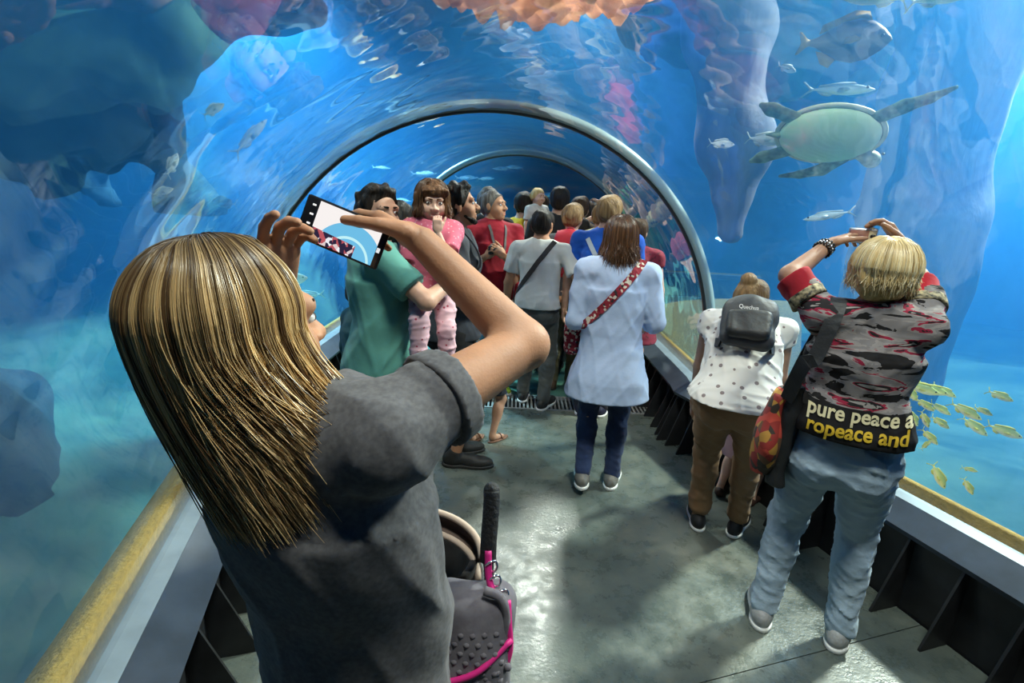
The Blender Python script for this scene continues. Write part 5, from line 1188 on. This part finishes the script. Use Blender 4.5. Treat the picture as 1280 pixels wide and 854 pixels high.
BR_K = fish_kit(.50, .20, tail=.13, fork=.02); BR_M = fish_mats('brown_fish', (.09, .05, .015), (.30, .22, .09), (.06, .04, .02), (.50, .30, .03))
YE_K = fish_kit(.24, .12); YE_M = fish_mats('yellow_fish', (.55, .5, .06), (.75, .7, .2), (.8, .8, .5), (.7, .62, .1))
fish('triggerfish', BR_K, BR_M, (2.08, 3.72, 2.82), .52, -26, -2, 'large brown and gold fish swimming above the turtle')
fish('silver_fish', SL_K, SL_M, (2.12, 3.75, 2.54), .42, -28, -3, 'grey silvery fish between the brown fish and the turtle')
fish('silver_fish', SI_K, SI_M, (1.66, 3.70, 2.20), .24, -25, -6, 'pale fish trailing at the turtle\'s rear')
fish('silver_fish', SI_K, SI_M, (1.87, 4.01, 2.72), .14, -15, -20, 'tiny pale fish under the teal overhang')
fish('silver_fish', SI_K, SI_M, (1.28, 3.46, 2.13), .16, -18, -4, 'small bright silver fish in front of the hanging rock')
fish('silver_fish', SL_K, SL_M, (2.09, 3.53, 1.72), .30, 152, -14, 'slender silver fish over the raised camera')
fish('yellow_fish', YE_K, YE_M, (2.50, 3.52, 3.02), .34, -28, 4, 'yellow fish high by the pale columns')
fish('yellow_fish', YE_K, YE_M, (2.18, 3.67, 3.06), .40, 152, 10, 'yellow fish under the water surface by the teal overhang')
for i, (loc, sz, yaw, pi_, lab) in enumerate((((-2.10, 3.20, 1.84), .16, 60, 60, 'small pale fish hanging upright by the dark ragged edge'), ((-2.15, 3.15, 1.68), .13, 20, 20, 'smallest pale fish under the dark ragged edge'), ((-1.90, 3.35, 2.18), .15, 30, 35, 'pale fish slanting up beneath the dark overhang'),
        ((-2.05, 4.55, .95), .34, 5, 8, 'white-bellied fish low behind the phone hand'), ((-1.62, 3.22, 2.02), .30, 35, 48, 'slim yellow fish pointing up near the joint ring'), ((-2.15, 5.2, .70), .36, 170, -4, 'silver fish near the sand ledge behind the man in teal'), ((-2.6, 4.6, 1.6), .26, 170, 5, 'silver fish in the bright water beyond the joint ring'))):
    fish('yellow_fish' if i == 4 else 'silver_fish', SL_K if i in (4, 5) else SI_K, YE_M if i == 4 else SL_M, loc, sz, yaw, pi_, lab)
for i in range(9): fish('silver_fish', SL_K, SL_M, (-2.3 + .33 * i + rng.uniform(-.2, .2), 9.4 + rng.uniform(-.5, .8), 2.0 + rng.uniform(-.35, .5)), rng.uniform(.3, .45), rng.choice((10, 170)), rng.uniform(-8, 12), 'distant blue-silver fish beyond the tunnel bend', 'far fish beyond the bend')

def turtle():
    e = empty('sea_turtle', (1.96, 3.48, 2.21)); e.rotation_euler = (math.radians(-48), math.radians(2), math.radians(-24)); tag(e, 'green sea turtle with pale plastron swimming over the raised camera', 'turtle')
    shell = mat('turtle_shell', (.10, .16, .08), .5, noise=.6, nscale=9, color2=(.22, .24, .10)); pl = mat('plastron', (.58, .80, .42), .5, noise=.25, nscale=6, color2=(.66, .82, .5)); skin = mat('turtle_skin', (.32, .42, .25), .55, noise=.7, nscale=22, color2=(.12, .16, .09)); rim = mat('shell_rim', (.62, .62, .40), .45)
    Field().el((0, 0, .03), (.30, .20, .10), k=.03).cut((0, 0, .0), (0, 0, -1)).obj('carapace', .010, shell, e)
    Field().el((0, 0, .0), (.285, .19, .085), k=.03).cut((0, 0, .01), (0, 0, 1)).obj('plastron', .010, pl, e)
    V, Q = tubes(np.array([[(math.cos(t) * .302, math.sin(t) * .202, .012) for t in np.linspace(0, 2 * math.pi, 41)]]), .014, 8); link('shell_rim', np_mesh('shell_rim', V, Q), rim, e)
    f = Field(); f.el((.28, .17, .01), (.06, .052, .05), rot('Z', 35), k=.02); f.rc((.18, .10, .01), (.25, .15, .01), .05, .042, k=.02); o = f.obj('head', .007, mat('turtle_head', (.60, .64, .50), .5, noise=.7, nscale=24, color2=(.3, .34, .2)), e)
    for s in (-1, 1): Field().el((.31 + s * .028, .175 - s * .035, .03), (.012, .008, .012)).obj('eye', .004, FEYE, o)
    for s, pts in ((1, [(.22, -.12, 0), (.34, -.19, .02), (.45, -.24, .03), (.54, -.30, .03)]), (-1, [(.12, .16, 0), (.02, .25, -.03), (-.10, .29, -.05), (-.22, .31, -.06)])):
        f = Field()
        for a, b, r1, r2 in zip(pts, pts[1:], (.045, .045, .032), (.045, .032, .014)): f.rc(a, b, r1, r2, k=.02)
        P, Qd = f.mesh(.008); P[:, 2] = np.interp(P[:, 0], [0, .4], [0, .02]) + (P[:, 2] - np.interp(P[:, 0], [0, .4], [0, .02])) * .35; link('front_flipper', np_mesh('front_flipper', P, Qd), skin, e)
    for s in (-1, 1):
        f = Field(); f.rc((-.22, s * .12, 0), (-.36, s * .18, 0), .045, .045, k=.02); f.rc((-.36, s * .18, 0), (-.42, s * .21, 0), .045, .02, k=.02); P, Qd = f.mesh(.008); P[:, 2] *= .35; link('rear_flipper', np_mesh('rear_flipper', P, Qd), skin, e)
    Field().rc((-.28, 0, 0), (-.36, 0, 0), .025, .008).obj('tail', .006, skin, e)
turtle()

# ------------------------------------------------------------------ rocks in the tank, and shapes standing in for reflections
def rock_thing(name, label, loc, prims, material, h=.06, wr=(.12, 3.0), seed=1, cat='rock', fine=(.03, 11)):
    f = Field()
    for a, b, r1, r2 in prims: f.rc(a, b, r1, r2, k=.25)
    f.wrinkle(wr[0], wr[1], seed); f.wrinkle(fine[0], fine[1], seed + 3)
    o = f.obj(name, h, material); o.location = loc; tag(o, label, cat); return o
DROCK = mat('dark_rock', (.03, .07, .11), .9, noise=.6, nscale=4, bump=.9, bscale=9, color2=(.012, .03, .055))
PROCK = mat('pale_rock', (.22, .23, .27), .9, noise=.5, nscale=1.6, bump=.8, bscale=7, color2=(.10, .11, .16), stretch=(2.5, 2.5, .5))
GROCK = mat('teal_rock', (.05, .24, .20), .9, noise=.7, nscale=4, bump=1, bscale=8, color2=(.02, .10, .11))
rock_thing('overhang_shape', 'dark ragged mass standing in for a reflection on the acrylic', (-3.9, 4.4, 2.5), [((-2, -2.5, .6), (.1, .6, .7), 1.0, .55), ((.1, .6, .7), (1.6, 1.2, .9), .55, .3), ((-1.6, -1, .2), (.2, .3, 0), .9, .4), ((.2, .3, 0), (.75, .15, -.45), .35, .12)], DROCK, seed=3)  # added dark mass, imitates a reflection seen on the acrylic
rock_thing('boulder', 'broad mossy boulder low on the rock wall side', (-4.6, 2.6, -.5), [((-1, -1.5, 0), (.2, .6, .1), .9, .7), ((.2, .6, .1), (-.2, 2.0, .2), .7, .5), ((-.8, 0, .5), (-.4, 1, .8), .6, .4)], DROCK, seed=5)
rock_thing('boulder', 'rounded boulder on the sea bed beyond the joint ring', (-3.6, 7.6, -.3), [((-.6, 0, 0), (.5, .3, .1), .6, .5), ((0, .5, .2), (.2, .9, .7), .5, .35)], DROCK, seed=6)
rock_thing('rock_column', 'broad pale ribbed rock column behind the turtle', (4.35, 5.55, -.6), [((0, 0, 0), (.05, 0, 2.2), .55, .36), ((.05, 0, 2.2), (-.1, 0, 5.0), .36, .5)], PROCK, h=.05, wr=(.06, 3), seed=8, fine=(.02, 9))
rock_thing('rock_column', 'slim pale rock column next to the broad one', (3.62, 5.4, -.6), [((0, 0, 0), (-.02, 0, 2.4), .22, .10), ((-.02, 0, 2.4), (.05, 0, 5.0), .10, .2)], PROCK, h=.04, wr=(.03, 4), seed=9, fine=(.012, 11))
rock_thing('hanging_rock', 'pale hanging rock spur with a rounded tip', (1.95, 4.75, 1.55), [((0, 0, .0), (-.06, .05, .8), .10, .24), ((-.06, .05, .8), (-.25, .1, 1.7), .24, .3), ((-.25, .1, 1.7), (-.5, .2, 2.8), .3, .3)], PROCK, h=.04, wr=(.03, 5), seed=10, fine=(.012, 13))
rock_thing('overhang_shape', 'teal algae-covered rock overhang under the water surface', (2.0, 5.4, 3.35), [((-.8, 0, .1), (.4, .3, .1), .42, .45), ((.4, .3, .1), (.7, 0, .4), .45, .3)], GROCK, seed=11, wr=(.12, 5))
rock_thing('boulder', 'low teal boulder on the sea bed beyond the snappers', (5.2, 3.6, -.6), [((-.5, -.6, 0), (.4, .5, .1), .5, .45)], GROCK, seed=12)
# added peach sheet imitating an orange reflection in the water surface
m = bpy.data.materials.new('peach_reflection'); N, L = nodes_of(m); N.remove(N['Principled BSDF']); df = N.new('ShaderNodeBsdfDiffuse'); tl = N.new('ShaderNodeBsdfTranslucent'); mx = N.new('ShaderNodeMixShader'); mx.inputs[0].default_value = .8
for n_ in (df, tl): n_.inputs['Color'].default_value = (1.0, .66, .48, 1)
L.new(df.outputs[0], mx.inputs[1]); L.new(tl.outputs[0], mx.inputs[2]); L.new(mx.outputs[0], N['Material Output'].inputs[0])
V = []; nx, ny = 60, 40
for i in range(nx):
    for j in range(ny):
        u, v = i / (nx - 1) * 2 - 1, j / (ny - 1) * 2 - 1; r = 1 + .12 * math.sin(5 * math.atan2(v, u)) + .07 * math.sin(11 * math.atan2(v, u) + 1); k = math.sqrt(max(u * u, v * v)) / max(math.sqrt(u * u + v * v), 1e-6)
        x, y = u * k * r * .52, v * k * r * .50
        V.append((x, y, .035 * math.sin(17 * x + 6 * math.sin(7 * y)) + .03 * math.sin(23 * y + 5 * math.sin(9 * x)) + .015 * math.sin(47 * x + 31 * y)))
me = mesh_of('reflection_sheet', V, [(i * ny + j, (i + 1) * ny + j, (i + 1) * ny + j + 1, i * ny + j + 1) for i in range(nx - 1) for j in range(ny - 1)]); o = link('reflection_sheet', me, m); o.location = (.05, 2.55, 2.66)
md = o.modifiers.new('thickness', 'SOLIDIFY'); md.thickness = .012; tag(o, 'rippled peach sheet standing in for a water surface reflection over the acrylic', 'reflection stand-in')
